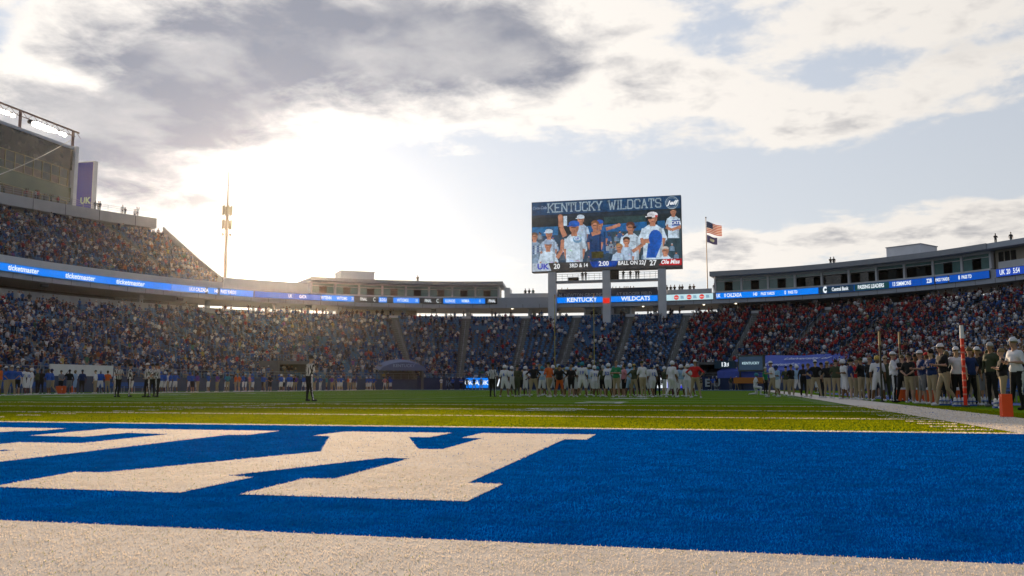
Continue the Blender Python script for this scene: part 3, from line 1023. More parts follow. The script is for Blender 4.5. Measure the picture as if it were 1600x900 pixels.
# little lamps under the slab
for px_ in (800, 1005, 1100, 1150):
    mb = MB(); s = s_at_az(pxs(px_)); p = pt(s, 0.6, 14.27); mb.box(p.x - .16, p.x + .16, p.y - .16, p.y + .16, 14.22, 14.34)
    o = mb.build('soffit_lamp', glow_mat('soffit_lamp', (1, .85, .6), 2.5)); under(ringd, o)


def ribbon(name, s0, s1, m, label, z0=LZ0, z1=LZ1):
    r_ = empty(name, tuple(pt((s0 + s1) / 2, -.3, z0)))
    tag(r_, label, 'ribbon board', 'ribbon boards round the bowl')
    mb = MB(); ring(mb, s0, s1, -.52, -.302, z0, z1); under(r_, mb.build('cabinet', steel_dark))
    mb = MB(); n = max(2, int((s1 - s0) / 2) + 1); ss_ = np.linspace(s0 + .02, s1 - .02, n)
    a, b = P3(ss_, -.53, z0 + .03), P3(ss_, -.53, z1 - .03)
    for i in range(n - 1): mb.face([a[i], a[i + 1], b[i + 1], b[i]])
    under(r_, mb.build('led_face', m))
    return r_


def on_ribbon(r_, s0, s1, m, off=-.54):
    mb = MB(); n = max(2, int((s1 - s0) / 2) + 1); ss_ = np.linspace(s0, s1, n)
    a, b = P3(ss_, off, LZ0 + .05), P3(ss_, off, LZ1 - .05)
    for i in range(n - 1): mb.face([a[i], a[i + 1], b[i + 1], b[i]])
    under(r_, mb.build('led_panel', m))


def rtext(r_, body, px, size, m, off=-.60, z=None, offset=.02, sx=.62, shear=0.0, align='CENTER'):
    s = s_at_az(pxs(px)); t, o = tang(s)
    p = pt(s, off, (LZ0 + LZ1) / 2 if z is None else z)
    t_ = text('lettering', body, size, frame(p, t), m, None, offset, 0, shear, 1.0, align, sx)
    under(r_, t_)
    return t_


rb = ribbon('ribbon_board', SL, s_at_az(pxs(262)), led_blue, 'long blue ribbon board with ticketmaster lettering below the left upper deck')
for px_ in (-96, 25, 116, 196): rtext(rb, 'ticketmaster', px_, 1.0, led_white, shear=.12, offset=.025, sx=.92)
rb = ribbon('ribbon_board', s_at_az(pxs(262)) + .02, sM0, glow_mat('led_mid', (.05, .22, .75), 1.0), 'pale blue ribbon board turning the corner beside the low sun')
for px_, b_ in ((292, 'UK'), (308, '0 CALZADA'), (332, '140'), (352, 'PASS YARDS')): rtext(rb, b_, px_, .78, led_white)
rb = ribbon('ribbon_board', sM0 + .02, s_at_az(pxs(777)), led_black, 'ribbon board of blue and black score panels under the left suites')
on_ribbon(rb, s_at_az(pxs(394)), s_at_az(pxs(498)), led_dblue)
for a, b_ in ((500, 551), (590, 603), (613, 654), (692, 730), (730, 770 - 12)):
    on_ribbon(rb, s_at_az(pxs(a)), s_at_az(pxs(b_)), led_blue)
for px_, b_ in ((450, 'UK'), (470, 'GATA'), (507, 'W/TENN'), (532, 'W/TOMS'), (549, '31'), (566, 'FINAL'), (583, 'C'), (597, 'S.DSU'), (628, 'W/TOMSE'), (650, '31'), (668, 'FINAL'), (683, 'C'), (703, 'ILLINOIS'), (727, 'W/MIA'), (750, '0'), (769, 'FINAL')):
    rtext(rb, b_, px_, .74 if b_ != 'C' else 1.0, led_white)
sC = [s_at_x(x) for x in (-29.4, -21.2, -19.9, -11.7)]
for (a, b_, w, nm) in ((sC[0], sC[1], 'KENTUCKY', 'left'), (sC[2], sC[3], 'WILDCATS', 'right')):
    rb = ribbon('ribbon_board', a, b_, led_blue, 'short blue ribbon board reading %s below the video board' % w)
    t, o = tang((a + b_) / 2)
    under(rb, text('lettering', w, 1.02, frame(pt((a + b_) / 2 + .3, -.56, (LZ0 + LZ1) / 2), t), led_white, None, .03))
sg = empty('name_sign', (-20.5, 153, 16.3)); tag(sg, 'dark grey sign reading C.M. NEWTON GROUNDS AT KROGER FIELD', 'sign')
for (a, b_, w) in ((sC[0], sC[1], 'C.M. NEWTON GROUNDS'), (sC[2], sC[3], 'AT KROGER FIELD')):
    mb = MB(); ring(mb, a, b_, -.45, -.26, 16.22, 17.55); under(sg, mb.build('sign_panel', mat('sign_slate', (.05, .07, .12), .6)))
    t, o = tang((a + b_) / 2)
    under(sg, text('lettering', w, .82, frame(pt((a + b_) / 2, -.62, 16.42), t), mat('sign_letter', (.42, .45, .52), .5), None, .015, sx=.92))
rb = ribbon('ribbon_board', s_at_x(-10.2), s_at_az(pxs(1117)), led_cyan, 'pale ribbon board with three round red logos right of the video board')
for px_ in (1059, 1079, 1099):
    mb = MB(); s = s_at_az(pxs(px_)); t, o = tang(s); c = pt(s, -.56, (LZ0 + LZ1) / 2)
    mb.face([c + t * (.42 * math.cos(k * math.pi / 8)) + Vector((0, 0, .42 * math.sin(k * math.pi / 8))) for k in range(16)]); under(rb, mb.build('logo_disc', led_red))
    under(rb, text('lettering', 'dairy', .34, frame(pt(s, -.58, (LZ0 + LZ1) / 2), t), led_white))
    mb = MB(); c = pt(s + 1.0, -.56, (LZ0 + LZ1) / 2)
    mb.face([c - t * .3 + Vector((0, 0, -.25)), c + t * .3 + Vector((0, 0, -.25)), c + t * .2 + Vector((0, 0, .25)), c - t * .3 + Vector((0, 0, .3))]); under(rb, mb.build('logo_mark', glow_mat('led_steel', (.25, .42, .55), .9)))
rb = ribbon('ribbon_board', s_at_az(pxs(1121)), sR1, led_dblue, 'long ribbon board of passing leaders under the right suites')
on_ribbon(rb, s_at_az(pxs(1122)), s_at_az(pxs(1283)), led_blue); on_ribbon(rb, s_at_az(pxs(1284)), s_at_az(pxs(1340)), glow_mat('led_teal', (.005, .03, .06), .8)); on_ribbon(rb, s_at_az(pxs(1341)), s_at_az(pxs(1396)), glow_mat('led_green', (.005, .05, .06), .8))
for px_, b_, z_ in ((1125, 'UK', .8), (1148, '0 CALZADA', .86), (1183, '140', .8), (1203, 'PASS YARDS', .66), (1231, '0', .86), (1243, 'PASS TD', .66), (1294, 'C', 1.25), (1318, 'Central Bank', .80), (1367, 'PASSING LEADERS', .82),
                   (1416, '13 SIMMONS', .84), (1460, '228', .84), (1481, 'PASS YARDS', .62), (1508, '8', .8), (1520, 'PASS TD', .66)):
    rtext(rb, b_, px_, z_, led_white, offset=.025 if b_ != 'C' else .08)
rb = ribbon('ribbon_board', sR1 + 1.0, SR, glow_mat('led_royal', (.01, .06, .45), .9), 'royal blue ribbon board at the right edge below the upper deck')
for px_, b_ in ((1577, 'UK'), (1587, '20'), (1600, '5:54')): rtext(rb, b_, px_, .95, led_white)

# ------------------------------------------------------------------ suites


def suites(name, label, s0, s1, nb, zr, open_from, gables):
    sl = .72 if gables else .5; li = sl + (.33 if gables else .25)
    t_ = empty(name, tuple(pt((s0 + s1) / 2, 2, 16.2))); tag(t_, label, 'suite building', 'suite buildings on the concourse roof')
    mb = MB(); ring(mb, s0 - .6, s1 + .9, -1.9, 8, zr - sl, zr); r_ = under(t_, mb.build('roof', panel_grey))
    mb = MB(); ring(mb, s0 - .6, s1 + .9, -2.0, -1.905, zr - sl - .02, zr + .05); g = mb.build('gutter', steel); under(t_, g)
    mb = MB(); ring(mb, s0, s1, -.1, 7.5, zr - li, zr - sl - .002); under(t_, mb.build('lintel', panel_pale))
    mb = MB(); ring(mb, s0, s1, -.25, .35, 16.2, 16.42); under(t_, mb.build('sill', panel_pale))
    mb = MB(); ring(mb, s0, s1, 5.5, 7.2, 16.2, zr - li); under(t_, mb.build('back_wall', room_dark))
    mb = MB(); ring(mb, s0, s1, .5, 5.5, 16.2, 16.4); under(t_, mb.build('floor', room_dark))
    for a, b_ in ((s0, s0 + .35), (s1 - .35, s1)):
        mb = MB(); ring(mb, a, b_, .36, 7.3, 16.2, zr - li); under(t_, mb.build('end_wall', wood if gables else panel_pale))
    w = (s1 - s0) / nb
    zt = zr - li
    for i in range(nb):
        a = s0 + i * w; b_ = a + w
        mb = MB(); ring(mb, a - .16, a + .16, -.22, .3, 16.42, zt); under(t_, mb.build('pillar', panel_pale))
        wi = MB(); ring(wi, a + .17, b_ - .17, -.02, .06, zt - .5, zt - .42); wf = under(t_, wi.build('window', panel_pale))
        thirds = [a + .17 + (w - .34) * k / 3 for k in range(4)]
        mbx = MB(); ring(mbx, a + .17, b_ - .17, 0, .04, zt - .42, zt - .01); q = mbx.build('pane', glass_teal); q.parent = wf; q.matrix_parent_inverse = wf.matrix_basis.inverted() if False else Matrix()
        q.location = (0, 0, 0)
        opened = open_from[0] <= i < open_from[1]
        for k in range(3):
            if opened and k != 1 and rnd.random() < .8: continue
            m = glass_dark if (k == 1 or opened) else glass_teal
            o0 = 0.0 if m is glass_teal else .5
            if k == 1 and not opened:
                # an open sash: the dark room shows, framed
                mbx = MB(); ring(mbx, thirds[k], thirds[k] + .05, 0, .06, 16.43, zt - .5); ring(mbx, thirds[k + 1] - .05, thirds[k + 1], 0, .06, 16.43, zt - .5)
                q = mbx.build('sash', steel_dark)
            else:
                mbx = MB(); ring(mbx, thirds[k] + .02, thirds[k + 1] - .02, o0, o0 + .04, 16.43, zt - .5); q = mbx.build('pane', m)
            q.parent = wf
    mb = MB(); ring(mb, s1 - .161, s1 + .161, -.22, .3, 16.42, zt); under(t_, mb.build('pillar', panel_pale))
    return t_


for o_ in []: pass
st1 = suites('suite_building', 'low glass-fronted suites left of the video board, partly hidden by the sun glare', sL0, sL1, 8, 18.9, (2, 2), False)
st2 = suites('suite_building', 'long curved glass-fronted suites rising towards the right edge', sR0, sR1, 10, 19.55, (3, 8), True)
# rooftop plant rooms
for (pa, pb, of, z0, z1, st, lab) in ((537, 588, 3.5, 18.75, 21.0, st1, ''), (1372, 1424, 4, 19.55, 22.0, st2, '')):
    mb = MB(); ring(mb, s_at_az(pxs(pa)), s_at_az(pxs(pb)), of, of + 5, z0, z1 - .12); q = mb.build('plant_room', panel_pale); under(st, q)
    mb = MB(); ring(mb, s_at_az(pxs(pa)) - .1, s_at_az(pxs(pb)) + .1, of - .1, of + 5.1, z1 - .12, z1); c = mb.build('cap', steel); c.parent = q
mb = MB(); ring(mb, sL1 + .92, sL1 + 1.9, 1.5, 6, 16.2, 18.2); under(st1, mb.build('stair_box', white_paint))
# beige end wall with louvre door on the right-hand suites
mb = MB(); t, o = tang(sR1); a = pt(sR1 + .36, .4, 16.2)
mb.hexa([a, a + t * 5.5, a + t * 5.5 + o * 8, a + o * 8] + [v + Vector((0, 0, 2.6)) for v in (a, a + t * 5.5, a + t * 5.5 + o * 8, a + o * 8)]); under(st2, mb.build('end_block', wood))
mb = MB(); b0 = pt(sR1 + .9, -1.9, 18.83); mb.hexa([b0, b0 + t * 7, b0 + t * 7 + o * 10, b0 + o * 10] + [v + Vector((0, 0, .72)) for v in (b0, b0 + t * 7, b0 + t * 7 + o * 10, b0 + o * 10)]); under(st2, mb.build('roof_extension', panel_grey))
for k in range(3):
    mb = MB(); d0 = a + t * (.5 + k * .9) - o * .05 + Vector((0, 0, .3)); mb.hexa([d0, d0 + t * .7, d0 + t * .7 + o * .08, d0 + o * .08] + [v + Vector((0, 0, 2.0)) for v in (d0, d0 + t * .7, d0 + t * .7 + o * .08, d0 + o * .08)]); under(st2, mb.build('door', room_dark))

# ------------------------------------------------------------------ upper decks
URows = 28


def upper_deck(s0, s1, label, people):
    t_ = empty('upper_deck', tuple(pt((s0 + s1) / 2, 0, 16.2))); tag(t_, label, 'grandstand', 'upper decks')
    n = int((s1 - s0) / 2.5) + 2; ss_ = np.linspace(s0, s1, n)
    def ur(r): return .1 + 25.0 * r / URows, 16.75 + 11.6 * (r / URows) ** 1.06
    prof = [(0 * ss_ + .1, 16.75)]
    for r in range(1, URows + 1):
        prof.append((ur(r)[0], ur(r - 1)[1])); prof.append((ur(r)[0], ur(r)[1]))
    mb = MB(); strip(mb, ss_, prof)
    # underside, back and both ends
    strip(mb, ss_[::-1], [(0.1, 16.21), (25.6, 27.2), (25.6, 0.0)]); strip(mb, ss_[::-1], [(25.1, 28.35), (25.61, 28.35), (25.61, 27.2)])
    for s, sg in ((s0, 1), (s1, -1)):
        pts = [pt(s, .1, 16.21)] + [pt(s, float(ur(r)[0]), float(ur(r)[1])) for r in range(URows + 1)] + [pt(s, 25.6, 27.2)]
        mb.face(pts[::sg])
    under(t_, mb.build('terrace', concrete_dark))
    for s in (s0, s1):
        mb = MB()
        for r in range(0, URows, 1):
            a, b_ = ur(r), ur(r + 1); ra = pt(s, a[0], a[1]); rb_ = pt(s, b_[0], b_[1] + .0)
            mb.beam(ra + Vector((0, 0, 1.0)), rb_ + Vector((0, 0, 1.0)), .22, .5)
            mb.beam(ra + Vector((0, 0, .3)), rb_ + Vector((0, 0, .3)), .2, 1.1)
        under(t_, mb.build('end_parapet', concrete))
    ais = [s for s in np.arange(s0 + 6, s1 - 2, 11.5)]
    for a in ais:
        mb = MB()
        for r in range(URows):
            for h in (0, .5):
                q0, q1 = ur(r + h), ur(r + h + .5)
                c = [pt(a + sg * .6, oo, 0) for sg, oo in ((-1, q0[0]), (1, q0[0]), (1, q1[0]), (-1, q1[0]))]
                mb.hexa([(p.x, p.y, ur(max(r - 1, 0))[1] - .02) for p in c] + [(p.x, p.y, q0[1] + .04) for p in c])
        under(t_, mb.build('aisle_stair', concrete))
    rows2 = []
    for r in range(URows):
        s_ = np.arange(s0 + .8, s1 - .6, .53) + (r % 2) * .2
        ok = np.ones(len(s_), bool)
        for a in ais: ok &= np.abs(s_ - a) > .85
        s_ = s_[ok]
        of, z = ur(r); x, y, nx, ny = base(s_)
        rows2.append(np.stack([s_, np.full(len(s_), r), x + nx * (of + .5), y + ny * (of + .5), np.full(len(s_), z), nx, ny, np.full(len(s_), r / URows)], 1))
    rows2 = np.concatenate(rows2)
    v = in_view(rows2[:, 2], rows2[:, 3]); rows2 = rows2[v]
    if len(rows2):
        ang2 = np.arctan2(rows2[:, 6], rows2[:, 5]) - math.pi / 2
        V_, F_ = scatter(sm.v, sm.f, rows2[:, 2], rows2[:, 3], rows2[:, 4], ang2)
        under(t_, tag(link('seat_rows', quad_mesh('seat_rows_upper', V_, F_, [seat_blue])), kind='stuff'))
    return t_, rows2


ud, rows_u = upper_deck(SL, sA, 'left upper deck packed with fans, its end sloping down towards the sun', True)
ud2, rows_u2 = upper_deck(sR1 + 7, SR, 'right upper deck, only its near corner showing at the frame edge', False)

A2 = make_people(rows_u, 0, '', '')
cr2 = link('crowd', crowd_object('crowd_upper', np.ones(len(A2[0]), bool), A2[0], A2[1], A2[2], A2[3], A2[5], A2[6], A2[7], A2[8]))
tag(cr2, 'packed crowd of spectators in the left upper deck', 'crowd', kind='stuff')
# people standing along the concourse rail, shirt colours darkened to put backlit shade on them
s_ = np.arange(-96, 70, .62) + rng.normal(0, .2, len(np.arange(-96, 70, .62)))
s_ = s_[(rng.uniform(0, 1, len(s_)) < .34 + .3 * np.sin(s_ * .21) ** 2) | (s_ > 24)]
x, y, nx, ny = base(s_); of = rng.uniform(.9, 3.4, len(s_))
rc = np.stack([s_, 0 * s_, x + nx * of, y + ny * of, ztop(s_) + 0 * s_, nx, ny, 0 * s_ + 1.0], 1)
A3 = make_people(rc, 0, '', ''); k3 = np.where(A3[1] < 2, 2 + A3[1], A3[1])
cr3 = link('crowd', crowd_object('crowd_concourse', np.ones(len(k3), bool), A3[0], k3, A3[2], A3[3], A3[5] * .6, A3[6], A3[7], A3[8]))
tag(cr3, 'people standing along the concourse rail against the bright sky', 'crowd', kind='stuff')
# and on the flat roof right and left of the board
s_ = np.array([s_at_az(pxs(p)) for p in (820, 826, 832, 1042, 1048, 1054, 1062, 1066, 1078, 1084, 1116, 957, 962, 968, 975, 978, 981, 985, 990, 877, 886)])
x, y, nx, ny = base(s_)
rc = np.stack([s_, 0 * s_, x + nx * 1.2, y + ny * 1.2, 0 * s_ + 16.25, nx, ny, 0 * s_], 1)

# ------------------------------------------------------------------ club level and press building on the left
cl = empty('club_terrace', tuple(pt(SL / 2 + sA / 2, 26, 28.3))); tag(cl, 'pale club terrace wall crowning the left upper deck with a rail on top', 'terrace')
sB = s_at_az(pxs(253)) if False else sA - 1.2
mb = MB(); ring(mb, SL, sB, 23.6, 31, 28.9, 30.7); under(cl, mb.build('fascia', concrete_light)); mb = MB()
for s in np.arange(SL + 2, sB, 4.5): ring(mb, s - .04, s + .04, 23.56, 23.60, 28.9, 30.7)
under(cl, tag(mb.build('joint_cover', concrete_dark), kind='stuff'))
mb = MB(); ring(mb, SL, sB - 1.5, 25.7, 29, 0, 28.9); under(cl, mb.build('base_wall', concrete))
mb = MB()
ssr = np.arange(SL, sB, 1.6)
for i in range(len(ssr) - 1):
    a, b_ = pt(ssr[i], 24, 30.7), pt(ssr[i + 1], 24, 30.7)
    mb.beam(a, a + Vector((0, 0, 1.15)), .05)
    for h in (.45, .8, 1.15): mb.beam(a + Vector((0, 0, h)), b_ + Vector((0, 0, h)), .04)
under(cl, mb.build('railing', steel))
s_t = sB - np.abs(rng.uniform(1.5, 26, 22)); x, y, nx, ny = base(s_t); of = rng.uniform(24.6, 27, len(s_t))
rc2 = np.stack([s_t, 0 * s_t, x + nx * of, y + ny * of, 0 * s_t + 30.7, nx, ny, 0 * s_t], 1)

# a handful of people one can tell apart on roofs and terraces: one object each
GROUPC = {0: 'people on the flat concourse roof', 1: 'people on the club terrace', 2: 'people on the suite roofs', 3: 'people on the catwalk under the video board'}


def lone(X, Y, Z, az_, kd, grp, lab, col=None):
    o = link('person', spm[kd]); o.location = (X, Y, Z); o.rotation_euler = (0, 0, az_)
    c = col or DARKS[rnd.randrange(4)]
    for k, q in enumerate((c, SKINS[rnd.randrange(6)], DARKS[rnd.randrange(4)], HAIR[rnd.randrange(3)])):
        o.material_slots[k].link = 'OBJECT'; o.material_slots[k].material = cmat(snap(q))
    tag(o, lab, 'person', GROUPC[grp])
    return o


for i in range(len(rc)):
    lone(rc[i, 2], rc[i, 3], rc[i, 4], math.atan2(rc[i, 6], rc[i, 5]) - math.pi / 2, 2 + i % 2, 0, 'small dark figure standing on the flat concourse roof, %s from the left' % ordn[int(np.argsort(np.argsort(rc[:, 0]))[i])])
od = np.argsort(np.argsort(rc2[:, 0]))
for i in range(len(rc2)):
    if od[i] >= 32: continue
    lone(rc2[i, 2], rc2[i, 3], rc2[i, 4], math.atan2(rc2[i, 6], rc2[i, 5]) - math.pi / 2, 2 + i % 3, 1, 'small figure behind the club terrace rail, %s from the left' % ordn[int(od[i])], (REDS + DARKS + WHITES)[rnd.randrange(11)])
for px_, of, z, lab in ((653, 2, 18.75, 'lone dark figure standing on the left suite roof'), (1291, 3, 19.55, 'left one of a pair of figures on the curved right suite roof'), (1296, 3, 19.55, 'right one of a pair of figures on the curved right suite roof'),
                        (1557, 1, 19.55, 'left one of two figures at the high end of the right suite roof'), (1566, 2, 19.55, 'right one of two figures at the high end of the right suite roof')):
    p = pt(s_at_az(pxs(px_)), of, z) if px_ < 1560 else pt(sR1 + 1.6, of, z)
    lone(p.x, p.y, z, 0.2, 2 + (px_ % 2), 2, lab)

pb = empty('press_building', (-116, 110, 29)); tag(pb, 'tall glazed press building above the left upper deck', 'building')
XF = -116.0; YR = 134.3; YB = 62.0
bronze = mat('bronze_frame', (.40, .33, .18), .45, .1, 2, 0, .3)
spandrel = mat('spandrel_glass', (.085, .10, .035), .18, .3, .25, 0, 0, .8)
mb = MB(); mb.box(XF - 20, XF - .35, YB, YR - .02, 24, 43.6); under(pb, mb.build('wall', concrete_dark))
mb = MB(); mb.box(XF - 20, XF + .25, YB, YR + .01, 43.6, 44.1); under(pb, mb.build('roof', panel_grey))
mb = MB(); mb.box(XF - 20, XF + .5, YR, YR + .9, 29.5, 44.3); under(pb, mb.build('end_fin', panel_pale))
mb = MB(); mb.box(XF - .34, XF, YB, YR - .01, 39.75, 43.58); under(pb, mb.build('upper_band', mat('smoked_glass', (.022, .022, .014), .16, .6, .5, 0, 0, .5)))
mb = MB(); mb.box(XF - .34, XF - .02, YB, YR - .01, 33.9, 36.45); under(pb, mb.build('spandrel', spandrel))
for (z0, z1) in ((36.5, 39.7), (30.9, 33.85)):
    y = YR - .9; wd = 2.05
    while y > 84:
        w = MB(); w.beam((XF - .05, y, z0), (XF - .05, y, z1), .12); w.beam((XF - .05, y - wd, z1), (XF - .05, y, z1), .12); w.beam((XF - .05, y - wd, z0 + .05), (XF - .05, y, z0 + .05), .12); w.beam((XF - .05, y - wd, (z0 + z1) / 2 - .2), (XF - .05, y, (z0 + z1) / 2 - .2), .07)
        wo_ = under(pb, w.build('window', bronze))
        for (a, b_) in ((z0 + .1, (z0 + z1) / 2 - .24), ((z0 + z1) / 2 - .16, z1 - .07)):
            g = MB(); g.box(XF - .16, XF - .12, y - wd + .07, y - .07, a, b_); q = g.build('pane', mat('press_glass_%d' % rnd.randrange(4), [(.10, .085, .04), (.06, .06, .03), (.13, .075, .045), (.05, .055, .045)][rnd.randrange(4)], .2, .4, .7, 0, 0, .7)); q.parent = wo_
        y -= wd
mb = MB(); mb.box(XF - .3, XF + 1.2, YB, YR, 30.2, 30.85); under(pb, mb.build('ledge', concrete_light))
bp_ = empty('blue_sign_wall', (-124, 148, 28)); tag(bp_, 'tall dark blue stair tower wall beside the press building', 'wall')
mb = MB(); mb.box(-131, -121.2, 146, 147, 28, 44.6); under(bp_, mb.build('panel', mat('deep_blue', (.015, .03, .30), .5, .1, .6)))
mb = MB(); mb.box(-131.05, -120.9, 145.9, 147.1, 44.6, 44.75); mb.box(-121.2, -121.0, 145.95, 147.05, 28, 44.6); under(bp_, mb.build('edge_trim', white_paint))
under(bp_, text('lettering', 'UK', 1.7, frame((-122.6, 145.93, 36.8), (1, 0, 0)), mat('pale_letter', (.45, .62, .45), .5), None, .04))

# light rig on the press roof
rg = empty('light_rig', (-117.5, 118, 44.1)); tag(rg, 'roof-edge truss carrying floodlights above the press building', 'lighting rig')
mb = MB(); mb.beam((-117.5, 90, 47.7), (-117.5, 137.3, 47.7), .22, .28); mb.beam((-117.5, 90, 46.75), (-117.5, 136.4, 46.75), .12)
for y in np.arange(91, 137, 2.6): mb.beam((-117.5, y, 46.75), (-117.5, y + 1.3, 47.7), .06); mb.beam((-117.5, y + 2.6, 46.75), (-117.5, y + 1.3, 47.7), .06)
under(rg, mb.build('truss', mat('rust_steel', (.22, .13, .11), .6)))
for y in (97, 110, 123.2, 135.8):
    mb = MB(); mb.beam((-117.5, y, 44.1), (-117.5, y, 47.6), .35); under(rg, mb.build('post', mat('rust_steel', (.22, .13, .11), .6)))
lamp_g = glow_mat('flood_glow', (1, .93, .78), 40.0)
k_ = 0
for y, big_ in ((118.2, 1), (119.0, 1), (120.0, 1), (121.2, 1), (124.9, 0), (126.2, 2), (126.9, 2), (127.7, 2), (128.6, 2), (129.6, 2), (130.8, 1), (132.2, 1), (133.2, 1)):
    f = empty('floodlight', (-117.1, y, 46.2)); tag(f, 'lit floodlight head on the press roof truss, %s from the left' % ordn[k_], 'floodlight', 'floodlights on the press roof'); k_ += 1
    h = MB(); r = .40 if big_ < 2 else .62
    h.tube((-.35, .0, .1), (0, 0, 0), r * .45, r, 10); h.beam((-.3, 0, .1), (-.35, 0, .55), .08)
    h.build('lamp_housing', steel_dark, f)
    if big_:
        g = MB(); g.tube((.005, 0, 0), (.03, 0, -.005), r * .9, r * .88, 10); g.build('lens', lamp_g, f)
    f.rotation_euler = (0, R(12), R(-38))
cbl = MB(); pp = [Vector((-118, 136, 46.1)).lerp(Vector((-82, 66, 17)), k / 14) - Vector((0, 0, 1.6 * 4 * (k / 14) * (1 - k / 14))) for k in range(15)]
for a, b_ in zip(pp[:-1], pp[1:]): cbl.beam(a, b_, .085)
tag(cbl.build('camera_cable', mat('cable', (.5, .45, .36), .5)), 'thin pale cable slung from the press roof down to the left', 'cable')

# antenna mast far behind the left deck
mt = empty('antenna_mast', (-115.5, 185, 0)); tag(mt, 'tall slim antenna mast standing beside the sun', 'mast')
mb = MB(); mb.tube((0, 0, 0), (0, 0, 43), .55, .34, 10); mb.tube((0, 0, 43), (0, 0, 51.5), .22, .08, 8); mb.build('pole', mat('mast_tan', (.35, .27, .17), .6), mt)
for z0 in (37.6, 41.0):
    for k in range(6):
        a = k * math.pi / 3 + .3
        p = MB(); cx2, cy2 = 1.0 * math.cos(a), 1.0 * math.sin(a)
        p.box(cx2 - .16, cx2 + .16, cy2 - .16, cy2 + .16, z0, z0 + 2.2); p.beam((0, 0, z0 + 1), (cx2, cy2, z0 + 1), .08); p.build('antenna_panel', mat('antenna_cream', (.50, .44, .28), .6), mt)
for k in range(3):
    a = k * 2.1; p = MB(); p.tube((.8 * math.cos(a), .8 * math.sin(a), 36.2), (1.15 * math.cos(a), 1.15 * math.sin(a), 36.2), .35, .4, 8); p.beam((0, 0, 36.2), (.8 * math.cos(a), .8 * math.sin(a), 36.2), .08); p.build('dish', mat('antenna_cream', (.50, .44, .28), .6), mt)
mb = MB()
mb.beam((.9, 0, 50.2), (.9, 0, 48), .05); mb.beam((0, 0, 48.2), (.9, 0, 48.2), .05); mb.build('whip_antenna', steel, mt)

# ------------------------------------------------------------------ video board
BY = 151.3
_k = BY / 158.0
bx0, bx1 = -35.1 * _k, -7.7 * _k
bz0, bz1 = .645 + (21.35 - .645) * _k, .645 + (34.55 - .645) * _k
vb = empty('video_board', (-20.5, BY + .8, 12)); tag(vb, 'large video board on three grey columns showing fans above the score line', 'video board')
mb = MB(); mb.box(bx0, bx1, BY, BY + 1.6, bz0, bz1); under(vb, mb.build('cabinet', steel_dark))
mb = MB()
for z in np.linspace(bz0 + .5, bz1 - .5, 6): mb.beam((bx0 + .5, BY + 2.2, z), (bx1 - .5, BY + 2.2, z), .15)
for x in np.linspace(bx0 + .5, bx1 - .5, 9): mb.beam((x, BY + 2.2, bz0 + .2), (x, BY + 2.2, bz1 - .2), .15); mb.beam((x, BY + 1.6, bz0 + 3), (x, BY + 2.2, bz0 + 3), .12)
under(vb, mb.build('rear_frame', steel))
for x in (-32 * _k + .65, -21.3 * _k, -11.35 * _k):
    mb = MB(); mb.box(x - .66, x + .66, BY - .15, BY + 1.15, 11.2, bz0 - .02); mb.box(x - .70, x + .70, BY - .19, BY + 1.19, 13.6, 13.66); mb.box(x - .70, x + .70, BY - .19, BY + 1.19, 17.6, 17.66); under(vb, mb.build('column', panel_pale))
cxs = [-32 * _k + 1.32, -21.3 * _k - .67, -21.3 * _k + .67, -11.35 * _k - .67]
for a, b_ in ((cxs[0], cxs[1]), (cxs[2], cxs[3])):
    mb = MB(); mb.box(a, b_, BY, BY + 1.6, 18.5, 18.85)
    under(vb, mb.build('catwalk', steel))
    mb = MB()
    for x in np.arange(a + .2, b_, .95): mb.beam((x, BY + .05, 18.85), (x, BY + .05, 20.0), .04)
    for z in (19.25, 19.65, 20.0): mb.beam((a, BY + .05, z), (b_, BY + .05, z), .045)
    under(vb, mb.build('railing', steel_dark))
mb = MB(); mb.box(cxs[2], cxs[2] + 1.4, BY + .3, BY + 1.3, 18.85, bz0 - .02); under(vb, mb.build('equipment_cabinet', room_dark))
mb = MB(); mb.box(-27.2, -25.4, BY + .5, BY + 1.3, 18.86, 19.5); under(vb, mb.build('equipment_case', room_dark))
for i, (x, kd) in enumerate(((-24.7, 2), (-24.1, 3), (-17.5, 3), (-16.3, 2), (-15.3, 4), (-14.9, 3))):
    lone(x, BY + .8, 18.86, .1 * i, kd, 3, 'small dark figure on the catwalk under the video board, %s from the left' % ordn[i])
mb = MB(); c = Vector((-21.3 * _k, BY - .3, 15.15)); mb.box(c.x - .55, c.x + .55, c.y, c.y + .1, 14.75, 15.6)
mb.build('red_clock', glow_mat('clock_red', (.7, .02, .01), 1.0)); under(vb, bpy.data.objects['red_clock'])

# picture on the board, drawn in board coordinates u (0..1, left to right) and v (0..1, top to bottom)
_layer = [0]


